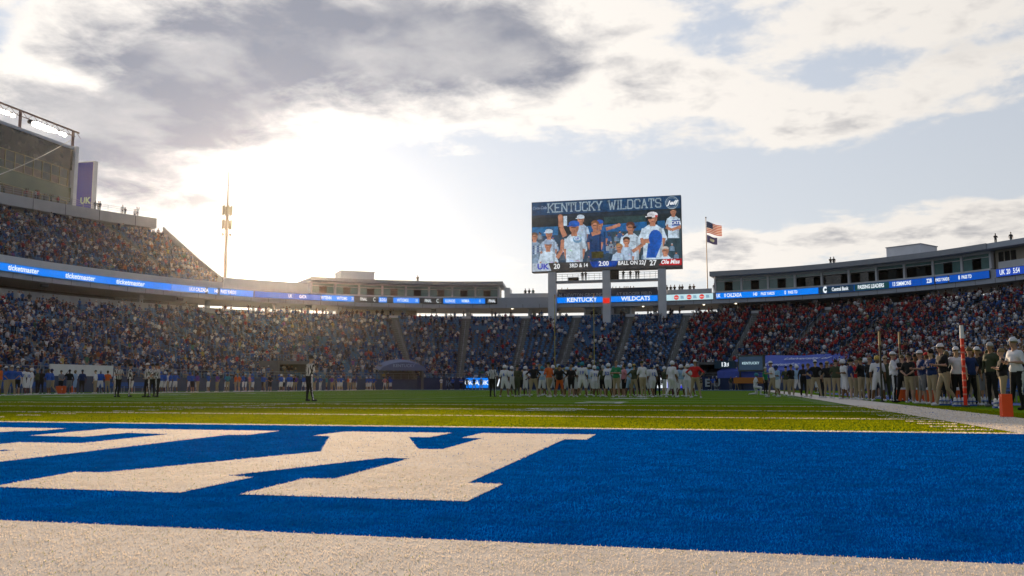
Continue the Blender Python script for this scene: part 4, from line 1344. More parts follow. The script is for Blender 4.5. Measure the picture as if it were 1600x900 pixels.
class Pic:
    def __init__(s): s.mb = MB(); s.mats = []; s.z = 0.0
    def m(s, c, st=.85):
        mm = glow_mat('pic_%02x%02x%02x' % tuple(int(255 * min(1, q)) for q in c), c, st)
        if mm not in s.mats: s.mats.append(mm)
        return s.mats.index(mm)
    def P(s, x, y):                  # zoom-picture coordinates of the board -> board plane
        u = (x - 70) / 1440.0; t = 160 - 70 * u; b = 835 - 40 * u
        v = (y - t) / (b - t)
        u = min(1, max(0, u)); v = min(1, max(0, v))
        return (bx0 + .08 + (bx1 - bx0 - .16) * u, BY - .02 - s.z, bz1 - .08 - (bz1 - bz0 - .16) * v)
    def poly(s, pts, c):
        s.z += .00033; k = s.m(c); s.mb.face([s.P(*p) for p in pts][::1], k)
    def ell(s, x, y, rx, ry, c, n=14): s.poly([(x + rx * math.cos(2 * math.pi * k / n), y + ry * math.sin(2 * math.pi * k / n)) for k in range(n)], c)
    def limb(s, pts, w, c):
        for (a, b) in zip(pts[:-1], pts[1:]):
            dx_, dy_ = b[0] - a[0], b[1] - a[1]; L = math.hypot(dx_, dy_) or 1; nx_, ny_ = -dy_ / L * w / 2, dx_ / L * w / 2
            s.poly([(a[0] + nx_, a[1] + ny_), (b[0] + nx_ * .85, b[1] + ny_ * .85), (b[0] - nx_ * .85, b[1] - ny_ * .85), (a[0] - nx_, a[1] - ny_)], c)
        s.ell(pts[-1][0], pts[-1][1], w * .5, w * .55, c)


pc = Pic()
sk1, sk2 = (.42, .19, .12), (.30, .13, .08)
pc.poly([(70, 160), (1510, 90), (1510, 795), (70, 835)], (.012, .022, .03))
pc.poly([(70, 160), (1510, 90), (1510, 215), (70, 285)], (.008, .05, .13))
pc.poly([(70, 285), (1510, 235), (1510, 262), (70, 312)], (.015, .03, .05))
pc.poly([(780, 300), (1180, 285), (1180, 350), (780, 365)], (.02, .05, .055))
pc.poly([(70, 400), (330, 390), (330, 480), (70, 490)], (.01, .12, .30)); pc.poly([(600, 390), (1190, 345), (1190, 470), (600, 510)], (.01, .10, .28)); pc.poly([(1290, 340), (1360, 335), (1360, 440), (1290, 440)], (.01, .09, .22))
pc.poly([(70, 490), (900, 440), (900, 800), (70, 830)], (.02, .05, .09)); pc.poly([(860, 450), (1510, 400), (1510, 790), (860, 800)], (.03, .06, .08))
for k in range(70):                  # blurred people in the rows behind
    x = rnd.uniform(90, 1490); y = rnd.uniform(440, 700); w_ = rnd.uniform(.7, 1.2)
    pc.poly([(x - 24 * w_, y + 62), (x - 22 * w_, y + 24), (x - 9, y + 14), (x + 9, y + 14), (x + 22 * w_, y + 24), (x + 24 * w_, y + 62)], [(.16, .25, .36), (.22, .27, .33), (.03, .09, .24), (.07, .10, .14)][k % 4]); pc.ell(x, y, 9 * w_, 12 * w_, rnd.choice([sk1, sk2, (.12, .06, .04)]), 8); pc.ell(x, y - 6, 9 * w_, 7, rnd.choice([(.03, .02, .02), (.01, .04, .2), (.3, .33, .38)]), 8)


def fan(x, y, h, shirt, cap=None, hair_=(.06, .03, .02), arms=(), w=1.0, face=sk1, front=True):
    """y: top of head, h: head height; body hangs below"""
    hw = h * .40
    w = w * .74
    for sg in (-1, 1): pc.limb([(x + sg * h * .80 * w, y + h * 1.5), (x + sg * h * 1.15 * w, y + h * 2.3)], h * .50, shirt); pc.limb([(x + sg * h * 1.15 * w, y + h * 2.3), (x + sg * h * .9 * w, min(765, y + h * 3.1)), (x + sg * h * .35, min(765, y + h * 3.2))], h * .27, tuple(c_ * .9 for c_ in face))
    pc.poly([(x - h * .95 * w, y + h * 1.45), (x - h * .35, y + h * 1.12), (x + h * .35, y + h * 1.12), (x + h * .95 * w, y + h * 1.45), (x + h * 1.0 * w, min(770, y + h * 4.2)), (x - h * 1.0 * w, min(780, y + h * 4.2))], shirt)
    pc.poly([(x - h * .2, y + h * .8), (x + h * .2, y + h * .8), (x + h * .26, y + h * 1.25), (x - h * .26, y + h * 1.25)], face)
    pc.ell(x, y + h * .52, hw, h * .5, face)
    pc.ell(x, y + h * .28, hw * 1.04, h * .30, hair_)
    pc.ell(x, y + h * .62, hw * .85, h * .36, face)
    pc.poly([(x - hw * .6, y + h * .5), (x + hw * .6, y + h * .5), (x + hw * .6, y + h * .57), (x - hw * .6, y + h * .57)], (.03, .02, .02))
    pc.poly([(x - hw * .3, y + h * .8), (x + hw * .3, y + h * .8), (x + hw * .2, y + h * .85), (x - hw * .2, y + h * .85)], (.20, .05, .04))
    for q in range(7): fx_, fy_ = x + h * w * rnd.uniform(-.7, .7), min(760, y + h * rnd.uniform(1.7, 3.9)); pc.poly([(fx_ - h * .22, fy_), (fx_, fy_ - h * .07), (fx_ + h * .25, fy_ + h * .12), (fx_, fy_ + h * .05)], tuple(c_ * rnd.choice([.62, .75, 1.15]) for c_ in shirt))
    pc.poly([(x + h * .62 * w, y + h * 1.45), (x + h * .95 * w, y + h * 1.45), (x + h * 1.0 * w, min(770, y + h * 4.1)), (x + h * .7 * w, min(770, y + h * 4.1))], tuple(c_ * .6 for c_ in shirt))
    pc.poly([(x + hw * .35, y + h * .35), (x + hw * .95, y + h * .35), (x + hw * .8, y + h * .8), (x + hw * .3, y + h * .98)], tuple(c_ * .7 for c_ in face))
    if cap:
        pc.ell(x, y + h * .22, hw * 1.15, h * .26, cap); pc.poly([(x - hw * 1.5, y + h * .36), (x + hw * 1.1, y + h * .30), (x + hw * 1.1, y + h * .40), (x - hw * 1.5, y + h * .46)], cap)
    for a in arms: pc.limb(a, h * .42, face)


W1, W2, NV, RB = (.50, .62, .74), (.38, .50, .66), (.01, .045, .14), (.01, .09, .42)
fan(1440, 215, 70, W1, None, (.05, .03, .02), [[(1370, 400), (1420, 430), (1500, 400)]])
pc.poly([(1425, 335), (1500, 330), (1500, 385), (1425, 390)], (.02, .08, .30))
fan(555, 280, 82, W2, W1, (.02, .02, .02), [])
pc.poly([(385, 290), (420, 290), (420, 385), (385, 385)], W1)
fan(240, 420, 84, W2, W1, (.1, .05, .03), [])
fan(96, 450, 78, (.20, .30, .42), None, (.10, .06, .04), [])
for k in range(14): pc.poly([(78 + (k % 4) * 22, 580 + (k // 4) * 22), (92 + (k % 4) * 22, 578 + (k // 4) * 22), (92 + (k % 4) * 22, 594 + (k // 4) * 22), (78 + (k % 4) * 22, 596 + (k // 4) * 22)], [(.02, .06, .2), (.5, .6, .7)][k % 2])
fan(490, 340, 118, W1, RB, (.1, .05, .03), [[(400, 490), (360, 400), (355, 300)]], .95)
pc.ell(520, 520, 44, 34, (.12, .28, .45)); pc.ell(520, 512, 32, 20, W1)
fan(740, 330, 78, (.02, .09, .25), RB, (.1, .05, .03), [[(800, 420), (870, 400), (925, 380)]])
fan(695, 335, 92, NV, None, (.16, .07, .03), [[(660, 470), (700, 460), (730, 450)]], .85)
pc.poly([(655, 640), (775, 635), (770, 700), (660, 705)], (.05, .045, .01))
fan(1035, 350, 100, W1, None, (.12, .045, .03), [], 1.05); pc.poly([(1060, 395), (1090, 390), (1090, 410), (1060, 415)], (.02, .01, .01))
fan(1245, 255, 110, W1, (.66, .66, .70), (.05, .03, .02), [[(1330, 500), (1250, 530), (1150, 540)]], 1.15)
pc.poly([(1190, 300), (1240, 298), (1240, 322), (1190, 324)], (.015, .01, .01)); pc.poly([(1270, 285), (1292, 284), (1292, 304), (1270, 305)], (.5, .03, .03))
pc.ell(1270, 510, 64, 84, RB); pc.poly([(1200, 560), (1330, 555), (1270, 700), (1180, 700)], RB)
fan(995, 495, 82, W2, None, (.05, .025, .015), [[(1050, 640), (1110, 600), (1160, 560)]], .9)
fan(925, 560, 74, W2, None, (.30, .17, .06), [], .95)
fan(232, 525, 92, W1, (.30, .40, .55), (.1, .05, .03), [[(320, 700), (370, 620), (375, 540)]], 1.0)
fan(1360, 590, 80, W1, None, (.45, .42, .40), [], .95)
# score line
pc.poly([(70, 752), (1512, 708), (1515, 795), (72, 832)], (.035, .035, .037))
pc.poly([(72, 752), (235, 747), (262, 824), (74, 832)], (.42, .50, .60)); pc.poly([(640, 736), (915, 727), (890, 783), (665, 792)], (.0, .05, .33)); pc.poly([(1335, 715), (1512, 709), (1514, 772), (1300, 774)], (.5, .01, .02)); 
pbo = pc.mb.build('screen_picture', pc.mats); under(vb, pbo)


def vtext(body, x, y, size, m, sx=1.0, off=.02, shear=0.0):
    p = pc.P(x, y); under(vb, text('lettering', body, size, frame((p[0], BY - .30, p[2]), (1, 0, 0)), m, None, off, 0, shear, 1.0, 'CENTER', sx))


lw = glow_mat('led_text', (.80, .83, .86), .95)
for b_, x, y, s_, sx_ in (('20', 318, 783, 1.25, .9), ('3RD & 14', 532, 774, .95, .85), ('2:00', 775, 757, 1.15, .9), ('BALL ON 22', 1035, 750, .98, .85), ('/', 1168, 752, 1.3, 1), ('27', 1243, 752, 1.3, .9)): vtext(b_, x, y, s_, lw, sx_)
vtext('UK', 180, 786, 1.35, glow_mat('uk_blue', (.02, .04, .45), .9), 1.1, .04)
vtext('Ole Miss', 1402, 742, .98, lw, .9, .03, .25)
vtext('Coca-Cola', 148, 214, .70, glow_mat('pic_letter', (.30, .38, .48), .9), .85, .0, .3)
vtext('UK', 520, 512, .55, glow_mat('uk_blue', (.02, .04, .45), .9)); vtext('CATS', 1462, 362, .75, lw, .9)


def slab_letters(word, x0, x1, ytop, h, m, gap=.22):
    """collegiate slab lettering built from strokes; board plane"""
    G = {'K': ([(0, 0, 0, 7), (0.2, 3, 4, 7), (1.4, 4, 4, 0)], [(0, 0), (0, 7), (4, 7), (4, 0)], 4.2), 'E': ([(0, 0, 0, 7), (0, 7, 4, 7), (0, 3.6, 2.8, 3.6), (0, 0, 4, 0)], [(0, 0), (0, 7)], 4), 'N': ([(0, 0, 0, 7), (0, 7, 4, 0), (4, 0, 4, 7)], [(0, 0), (0, 7), (4, 7)], 4.2),
         'T': ([(2, 0, 2, 7), (0, 7, 4, 7), (0, 7, 0, 5.4), (4, 7, 4, 5.4)], [(2, 0)], 4), 'U': ([(0, 7, 0, .8), (0, .8, .8, 0), (.8, 0, 3.2, 0), (3.2, 0, 4, .8), (4, .8, 4, 7)], [(0, 7), (4, 7)], 4.2), 'C': ([(4, 5.2, 4, 6.3), (4, 6.3, 3.3, 7), (3.3, 7, .8, 7), (.8, 7, 0, 6.2), (0, 6.2, 0, .8), (0, .8, .8, 0), (.8, 0, 3.3, 0), (3.3, 0, 4, .8), (4, .8, 4, 1.8)], [], 4.1),
         'Y': ([(2, 0, 2, 3.2), (2, 3.2, 0, 7), (2, 3.2, 4, 7)], [(2, 0), (0, 7), (4, 7)], 4.2), 'W': ([(0, 7, 1.3, 0), (1.3, 0, 2.6, 5.5), (2.6, 5.5, 3.9, 0), (3.9, 0, 5.2, 7)], [(0, 7), (5.2, 7)], 5.4), 'I': ([(0, 0, 0, 7)], [(0, 0), (0, 7)], 1.6), 'L': ([(0, 0, 0, 7), (0, 0, 4, 0), (4, 0, 4, 1.6)], [(0, 0), (0, 7)], 4),
         'D': ([(0, 0, 0, 7), (0, 7, 3, 7), (3, 7, 4, 6), (4, 6, 4, 1), (4, 1, 3, 0), (3, 0, 0, 0)], [], 4.2), 'A': ([(0, 0, 2, 7), (2, 7, 4, 0), (.8, 2.4, 3.2, 2.4)], [(0, 0), (4, 0)], 4.2), 'S': ([(4, 5.4, 4, 6.3), (4, 6.3, 3.3, 7), (3.3, 7, .8, 7), (.8, 7, 0, 6.2), (0, 6.2, 0, 4.5), (0, 4.5, .7, 3.7), (.7, 3.7, 3.3, 3.3), (3.3, 3.3, 4, 2.6), (4, 2.6, 4, .8), (4, .8, 3.3, 0), (3.3, 0, .8, 0), (.8, 0, 0, .8), (0, .8, 0, 1.7)], [], 4.1)}
    tot = sum(G[c][2] + 1.5 for c in word) - 1.5
    k = (x1 - x0) / tot; x = x0
    for c in word:
        segs, ser, adv = G[c]; mb = MB(); ks = h / 7.0; ly = 0
        def q(a, b): return Vector((x + (a + (.8 if c == 'I' else .1)) * k, BY - .24, ytop + b * ks))
        th = .95 * k
        for (a, b_, c_, d) in segs:
            p0, p1 = q(a, b_), q(c_, d); v = (p1 - p0).normalized(); p0 = p0 - v * th * .4; p1 = p1 + v * th * .4; nn = Vector((-v.z, 0, v.x)) * th / 2; e = Vector((0, -.004 * ly, 0)); ly += 1
            mb.face([p0 + nn + e, p0 - nn + e, p1 - nn + e, p1 + nn + e])
        for (a, b_) in ser:
            p0 = q(a, b_); e = Vector((0, -.004 * ly, 0)); ly += 1; u_, w_ = Vector((1.0 * k, 0, 0)), Vector((0, 0, .42 * k)); mb.face([p0 - u_ - w_ + e, p0 + u_ - w_ + e, p0 + u_ + w_ + e, p0 - u_ + w_ + e])
        under(vb, mb.build('letter', m)); x += (adv + 1.5) * k


pl = glow_mat('pic_letter2', (.24, .31, .36), .95)
zt_ = pc.P(500, 240)[2]
slab_letters('KENTUCKY', pc.P(235, 0)[0], pc.P(760, 0)[0], bz1 - 1.98, 1.5, pl)
slab_letters('WILDCATS', pc.P(830, 0)[0], pc.P(1325, 0)[0], bz1 - 1.98, 1.5, pl)
mb = MB(); c = Vector((pc.P(1430, 0)[0], BY - .22, bz1 - 1.3))
for r0, r1, e in ((1.12, .98, 0), (.84, .78, .01)):
    for k in range(24):
        a0, a1 = 2 * math.pi * k / 24, 2 * math.pi * (k + 1) / 24
        mb.face([c + Vector((r * math.cos(a), -e, r * math.sin(a))) for r, a in ((r0, a0), (r0, a1), (r1, a1), (r1, a0))])
under(vb, mb.build('round_logo', pl)); under(vb, text('lettering', 'Jeff', 1.0, frame(c + Vector((0, -.03, -.05)), (1, 0, 0)), glow_mat('led_text', (.80, .83, .86), .95), None, .03, 0, .3, sx=1.25))

# ------------------------------------------------------------------ flagpole with two flags
fp = empty('flagpole', (-3.8, 175, 0)); tag(fp, 'tall slim flagpole right of the video board', 'flagpole')
mb = MB(); mb.tube((0, 0, 0), (0, 0, 33.3), .17, .07, 8); mb.build('pole', mat('pole_bronze', (.36, .22, .14), .5), fp)
mb = MB(); mb.tube((0, 0, 33.3), (0, 0, 33.55), .13, .13, 8); mb.build('finial', steel_dark, fp)


def flag(name, label, L_, Hh, top, colf, mats):
    mb = MB(); nx_, nz_ = 22, 26
    def q(i, j):
        u = i / nx_; v = j / nz_
        return (.12 + u * L_ * .93, .18 * math.sin(u * 7.5) * (.3 + u) + .12 * math.sin(v * 3 + u * 5), top - v * Hh * (1 - .12 * u) - u * Hh * .42 + .12 * math.sin(u * 6 + .8))
    for i in range(nx_):
        for j in range(nz_): mb.face([q(i, j + 1), q(i + 1, j + 1), q(i + 1, j), q(i, j)], colf((i + .5) / nx_, (j + .5) / nz_))
    o = mb.build(name, mats, None, True); o.location = (-3.8, 175, 0); tag(o, label, 'flag'); return o


def usf(u, v):
    if u < .42 and v < 7 / 13: return 3 if ((int(u * 26) + int(v * 18)) % 3 == 0) else 2
    return int(v * 13) % 2


fr, fw, fb, fs = mat('flag_red', (.42, .05, .04), .7, trans=.35), mat('flag_white', (.70, .62, .55), .7, trans=.35), mat('flag_blue', (.02, .04, .11), .7, trans=.2), mat('flag_star', (.20, .22, .30), .7)
flag('national_flag', 'striped red and white flag with blue canton flying from the flagpole', 3.1, 2.3, 32.6, usf, [fr, fw, fb, fs])
flag('state_flag', 'small dark blue flag with a pale seal flying below the striped flag', 2.1, 1.5, 29.9, lambda u, v: 1 if (u - .5) ** 2 + (v - .5) ** 2 < .045 else 0, [mat('flag_navy', (.06, .06, .14), .7, trans=.3), mat('flag_seal', (.45, .50, .38), .7, trans=.3)])

# ------------------------------------------------------------------ goal posts at the far end
gp = empty('goal_post', (-21.3, 123.6, 0)); tag(gp, 'yellow goal post with orange ribbons at the far end', 'goal post')
mb = MB(); mb.tube((0, 1.9, 0), (0, 1.9, 1.2), .12, .12, 10)
pts_ = [Vector((0, 1.9, 1.2)), Vector((0, 1.75, 2.1)), Vector((0, 1.2, 2.8)), Vector((0, .4, 3.05)), Vector((0, 0, 3.05))]
for a, b_ in zip(pts_[:-1], pts_[1:]): mb.tube(a, b_, .12, .12, 10)
mb.build('gooseneck', yellow, gp)
mb = MB(); mb.tube((-2.82, 0, 3.05), (2.82, 0, 3.05), .085, .085, 10); mb.build('crossbar', yellow, gp)
for x in (-2.82, 2.82):
    mb = MB(); mb.tube((x, 0, 3.05), (x, 0, 13.6), .05, .042, 8); u_ = mb.build('upright', yellow, gp)
    mb = MB(); mb.hexa([(x, -.02, 13.0), (x + .10, -.02, 13.0), (x + .10, .02, 13.0), (x, .02, 13.0), (x, -.02, 13.55), (x + .12, -.02, 13.55), (x + .12, .02, 13.55), (x, .02, 13.55)]); q = mb.build('ribbon', mat('ribbon_orange', (.6, .14, .03), .6), gp)
mb = MB(); mb.tube((0, 1.9, .01), (0, 1.9, 1.9), .42, .42, 12); mb.build('pad', blue_wall, gp)

# ------------------------------------------------------------------ boards, awnings and banners round the front wall
dep = lambda s: float(depth_in(s))


def wall_s(px):                        # arc position whose front-wall point lies on this bearing
    sa = np.linspace(SL, SR, 1500); p = P3(sa, -depth_in(sa) - .3, 0.)
    az = np.degrees(np.arctan2(p[:, 0], p[:, 1])); k = np.argmin(np.abs(az - pxs(px)) + (p[:, 1] < 20) * 99)
    return float(sa[k])


def wall_ring(s0, s1, o0, o1, z0, z1, m):
    mb = MB(); n = max(2, int((s1 - s0) / 1.5) + 2); sa = np.linspace(s0, s1, n)
    c = [P3(sa, -depth_in(sa) + o, z) for o, z in ((o0, z0), (o1, z0), (o1, z1), (o0, z1))]
    for k in range(4):
        a, b = c[k], c[(k + 1) % 4]
        for i in range(n - 1): mb.face([a[i + 1], a[i], b[i], b[i + 1]])
    mb.face([c[k][0] for k in range(4)]); mb.face([c[k][-1] for k in (3, 2, 1, 0)])
    return mb


def board(px0, px1, z0, z1, m, label, words=(), cat='advertising board'):
    s0, s1 = wall_s(px0), wall_s(px1)
    b = empty('advertising_board', tuple(pt((s0 + s1) / 2, -dep((s0 + s1) / 2) - .4, z0))); tag(b, label, cat, 'boards along the far front wall')
    under(b, wall_ring(s0, s1, -.45, -.27, z0, z1, None).build('panel', m))
    for (w, px_, sz, mm) in words:
        s = wall_s(px_); t, o = tang(s); under(b, text('lettering', w, sz, frame(pt(s, -dep(s) - .52, (z0 + z1) / 2), t), mm, None, .03))
    return b


navy_pad = mat('navy_padding', (.012, .03, .10), .6, .12, 1)
pale_txt = mat('pale_print', (.40, .46, .52), .6)
board(652, 727, .02, 1.72, navy_pad, 'dark blue padded wall with a faint crest left of the lit boards', [('UK', 700, 1.2, mat('faint_print', (.12, .18, .32), .6))])
board(728, 763, .25, 1.75, led_blue, 'bright blue lit board with white marks behind the goal', [('UK', 733, .9, led_white), ('A', 745, 1.0, led_white), ('UK', 757, .9, led_white)])
board(764, 815, .25, 1.75, led_black, 'black lit board with large white letters behind the huddle', [('/', 779, 1.5, led_white), ('. (', 790, 1.5, led_white), ('N', 800, 1.4, led_white), ('a', 811, 1.3, led_white)])
board(816, 1017, .02, 1.72, navy_pad, 'dark navy padded wall hidden behind the huddle of players')
board(1018, 1041, .25, 1.75, led_white, 'white lit board with a dark crest', [('UK', 1030, 1.0, mat('ink_black', (.02, .02, .03), .6))])
board(1042, 1075, .25, 1.75, glow_mat('led_indigo', (.05, .06, .70), 1.0), 'violet blue lit board with a white swoosh', [('S', 1060, 1.4, led_white)])
board(1092, 1158, .02, 1.85, navy_pad, 'dark blue padded wall with large pale letters', [('F E U E R I', 1124, 1.5, pale_txt)])
bcl = board(1115, 1148, 3.0, 4.0, mat('board_teal', (.015, .05, .08), .6), 'small dark board showing white clock digits above the padded wall', [('13:00', 1136, .8, led_white)])

sb = wall_s(1174); t, o = tang(sb); c = pt(sb, -dep(sb) - .6, 0)
ds = empty('sideline_screen', tuple(c)); tag(ds, 'dark framed screen on posts above an orange barrier in the corner', 'screen')
def boxat(mb, c, t, o, x0, x1, y0, y1, z0, z1): mb.hexa([c + t * x + o * y + Vector((0, 0, z)) for z in (z0, z1) for x, y in ((x0, y0), (x1, y0), (x1, y1), (x0, y1))])
mb = MB(); boxat(mb, c, t, o, -1.9, 1.9, 0, .4, 2.5, 4.7); under(ds, mb.build('housing', mat('olive_frame', (.09, .10, .07), .7)))
mb = MB(); boxat(mb, c, t, o, -1.7, 1.7, -.03, 0, 2.7, 4.5); under(ds, mb.build('display', glow_mat('display_slate', (.02, .04, .07), .9)))
under(ds, text('lettering', 'KENTUCKY', .48, frame(c - o * .06 + Vector((0, 0, 3.6)), t), led_cyan, None, .01))
for x in (-1.7, 1.7): mb = MB(); boxat(mb, c, t, o, x - .1, x + .1, .05, .3, 0, 2.5); under(ds, mb.build('post', steel_dark))
mb = MB(); boxat(mb, c, t, o, -2.4, 2.4, -.4, -.3, .9, 1.7); tag(mb.build('orange_banner', mat('barrier_orange', (.40, .15, .02), .7)), 'orange banner strip under the corner screen', 'banner')


def tarp(px, hw, r0, r1, label, lines):
    s = s_at_az(pxs(px)); o0, z0 = row(s, r0); o1, z1 = row(s, r1); t, o = tang(s)
    a, b_ = pt(s, float(o0) - .2, float(z0) + 1.0), pt(s, float(o1), float(z1) + 1.1)
    tp = empty('seat_tarp', tuple(a)); tag(tp, label, 'banner')
    mb = MB(); up = (b_ - a)
    for i in range(8):
        for k in range(3):
            def g(i, k):
                p = a + t * (-hw + hw * 2 * i / 8) + up * (k / 3); p.z += .10 * math.sin(i * 1.9 + k * 1.3); return p
            mb.face([g(i, k), g(i + 1, k), g(i + 1, k + 1), g(i, k + 1)])
    for i in range(8): mb.face([a + t * (-hw + hw * 2 * i / 8) - Vector((0, 0, .9)), a + t * (-hw + hw * 2 * (i + 1) / 8) - Vector((0, 0, .9)), g(i + 1, 0), g(i, 0)])
    under(tp, mb.build('cloth', blue_tarp, None, True))
    n = up.normalized()
    for w, f, sz, dx_ in lines:
        under(tp, text('lettering', w, sz, frame(a + up * f + t * dx_ - o * .12 + Vector((0, 0, .22)), t, n), mat('tarp_white', (.65, .66, .70), .6), None, .015, 0, .25))
    return tp


# ------------------------------------------------------------------ tunnels
def tunnel(i, label, awn, m):
    c0, hw, rr = TUNNELS[i]; t, o = tang(c0); d = dep(c0)
    a = pt(c0, -d - .28, 0); tn = empty('tunnel_entrance', tuple(a)); tag(tn, label, 'tunnel')
    zt = float(row(c0, rr)[1]) + .9; zf = zt * .78
    mb = MB(); L = 6.0
    for x in (-hw, hw - .3): boxat(mb, a, t, o, x, x + .3, 0, L, 0, zt)
    boxat(mb, a, t, o, -hw + .3, hw - .3, .3, L, zt - .35, zt)
    under(tn, mb.build('wall', concrete_dark))
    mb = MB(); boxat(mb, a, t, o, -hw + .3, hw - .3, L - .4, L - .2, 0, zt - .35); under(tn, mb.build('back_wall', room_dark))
    if awn:
        mb = MB(); n = 12; pr = []
        for k in range(n + 1):
            u = k / n; x = -hw - .4 + (2 * hw + .8) * u; z = zt - .5 + 1.25 * math.sin(math.pi * u) ** .6
            pr.append((a + t * x - o * 1.2 + Vector((0, 0, z - .35)), a + t * x + o * 2.5 + Vector((0, 0, z + .15))))
        for (p, q), (p2, q2) in zip(pr[:-1], pr[1:]): mb.face([p, p2, q2, q])
        mb.face([p for p, _ in pr][::-1])
        under(tn, mb.build('awning', m, None, False))
        under(tn, text('lettering', awn, .62, frame(a - o * 1.25 + Vector((0, 0, zt - .15)), t), mat('awning_print', (.35, .42, .6), .6), None, .01))
    for x in (-hw - .05, hw + .05):
        mb = MB()
        for k in range(5):
            p = a + t * x + o * (k * 1.4) + Vector((0, 0, zt)); q = a + t * x + o * ((k + 1) * 1.4) + Vector((0, 0, zt))
            mb.beam(p, p + Vector((0, 0, 1)), .05); mb.beam(p + Vector((0, 0, 1)), q + Vector((0, 0, 1)), .05)
        under(tn, mb.build('railing', steel))
    return tn


tunnel(0, 'dark players tunnel with pale blue arched awning left of the goal', 'KENTUCKY', mat('awning_blue', (.12, .15, .26), .7))
tunnel(1, 'tunnel opening with an arched grey rail in the left corner stand', None, None)
tunnel(2, 'narrow service tunnel behind the corner screen', None, None)
tarp(1362, 10.0, 1, 8, 'blue tarp with white script lettering covering seats in the right corner', [('University of', .66, 1.25, 1.4), ('Kentucky', .30, 1.4, -1.2)])
# pale wall panel above the left sideline wall
s0, s1 = wall_s(83), wall_s(180)
pw = wall_ring(s0, s1, -.2, -.05, 1.5, 2.55, None).build('wall_panel', white_paint); pw.name = 'windbreak_panel'
tag(pw, 'long white panel fixed on top of the left sideline wall', 'panel')

# ------------------------------------------------------------------ people
def capsule(mb, a, b, r0, r1, flat=1.0, n=10):
    """tapered closed limb with round ends"""
    a, b = Vector(a), Vector(b); d = (b - a); L = d.length; d = d / L if L > 1e-6 else Vector((0, 0, 1))
    ref = Vector((0, 1, 0)) if abs(d.y) < .9 else Vector((1, 0, 0))
    u = d.cross(ref).normalized(); v = d.cross(u).normalized()
    rings = []
    for t in (-1.4, -.9, -.4): rings.append((a + d * (r0 * math.sin(t)), r0 * math.cos(t)))
    rings.append((a, r0)); rings.append((b, r1))
    for t in (.4, .9, 1.4): rings.append((b + d * (r1 * math.sin(t)), r1 * math.cos(t)))
    i = len(mb.v)
    for c, r in rings:
        for k in range(n):
            t = 2 * math.pi * k / n; mb.v.append(tuple(c + u * (r * math.cos(t)) + v * (r * flat * math.sin(t))))
    for q in range(len(rings) - 1):
        for k in range(n):
            p = i + q * n; mb.f.append((p + k, p + (k + 1) % n, p + n + (k + 1) % n, p + n + k)); mb.m.append(0)
    mb.f.append(tuple(i + k for k in reversed(range(n)))); mb.m.append(0)
    mb.f.append(tuple(i + (len(rings) - 1) * n + k for k in range(n))); mb.m.append(0)


def ell3(mb, c, r, n=12):
    c = Vector(c); i0 = len(mb.v); st = 8
    mb.v.append((c.x, c.y, c.z - r[2]))
    for q in range(1, st):
        t = -math.pi / 2 + math.pi * q / st
        for k in range(n):
            a = 2 * math.pi * k / n; mb.v.append((c.x + r[0] * math.cos(t) * math.cos(a), c.y + r[1] * math.cos(t) * math.sin(a), c.z + r[2] * math.sin(t)))
    mb.v.append((c.x, c.y, c.z + r[2])); top = len(mb.v) - 1
    for k in range(n):
        mb.f.append((i0, i0 + 1 + (k + 1) % n, i0 + 1 + k)); mb.m.append(0)
        for q in range(st - 2):
            a = i0 + 1 + q * n; mb.f.append((a + k, a + (k + 1) % n, a + n + (k + 1) % n, a + n + k)); mb.m.append(0)
        a = i0 + 1 + (st - 2) * n; mb.f.append((a + k, a + (k + 1) % n, top)); mb.m.append(0)


# pose: joints of right (-x) and left (+x) side; figure faces -Y
def pose(arms='down', legs='stand', lean=0.0, turn=0.0):
    J = {}
    hz = .93
    if legs == 'stand': K = [((-.11, -.01, .50), (-.13, .02, .085)), ((.11, -.02, .50), (.14, .0, .085))]
    elif legs == 'wide': K = [((-.17, -.03, .50), (-.24, .02, .085)), ((.17, .0, .50), (.25, .05, .085))]
    elif legs == 'walk': K = [((-.10, -.14, .51), (-.11, -.20, .085)), ((.10, .03, .50), (.11, .30, .14))]
    elif legs == 'lean': K = [((-.12, -.03, .50), (-.20, -.06, .085)), ((.08, .0, .49), (.06, .06, .085))]
    elif legs == 'kneel': hz = .55; K = [((-.15, -.38, .50), (-.16, -.32, .085)), ((.13, -.10, .09), (.14, .36, .07))]
    J['legs'] = K; J['hz'] = hz
    s = hz + .55
    A = {'down': [((-.27, .03, s - .29), (-.28, -.05, s - .55))] * 2,
         'hips': [((-.42, .10, s - .24), (-.22, -.02, s - .44))] * 2,
         'cross': [((-.27, -.08, s - .27), (.06, -.21, s - .24))] * 2,
         'front': [((-.27, -.02, s - .28), (-.10, -.27, s - .26))] * 2,
         'ear': [((-.28, .03, s - .28), (-.27, -.08, s - .54)), ((-.31, -.16, s - .14), (-.13, -.10, s + .14))],
         'point': [((-.27, .03, s - .28), (-.27, -.08, s - .54)), ((-.33, -.22, s - .12), (-.30, -.46, s - .06))],
         'back': [((-.27, .10, s - .28), (-.06, .20, s - .42))] * 2}[arms]
    J['arms'] = A; J['s'] = s; J['lean'] = lean
    return J


VOX = .024


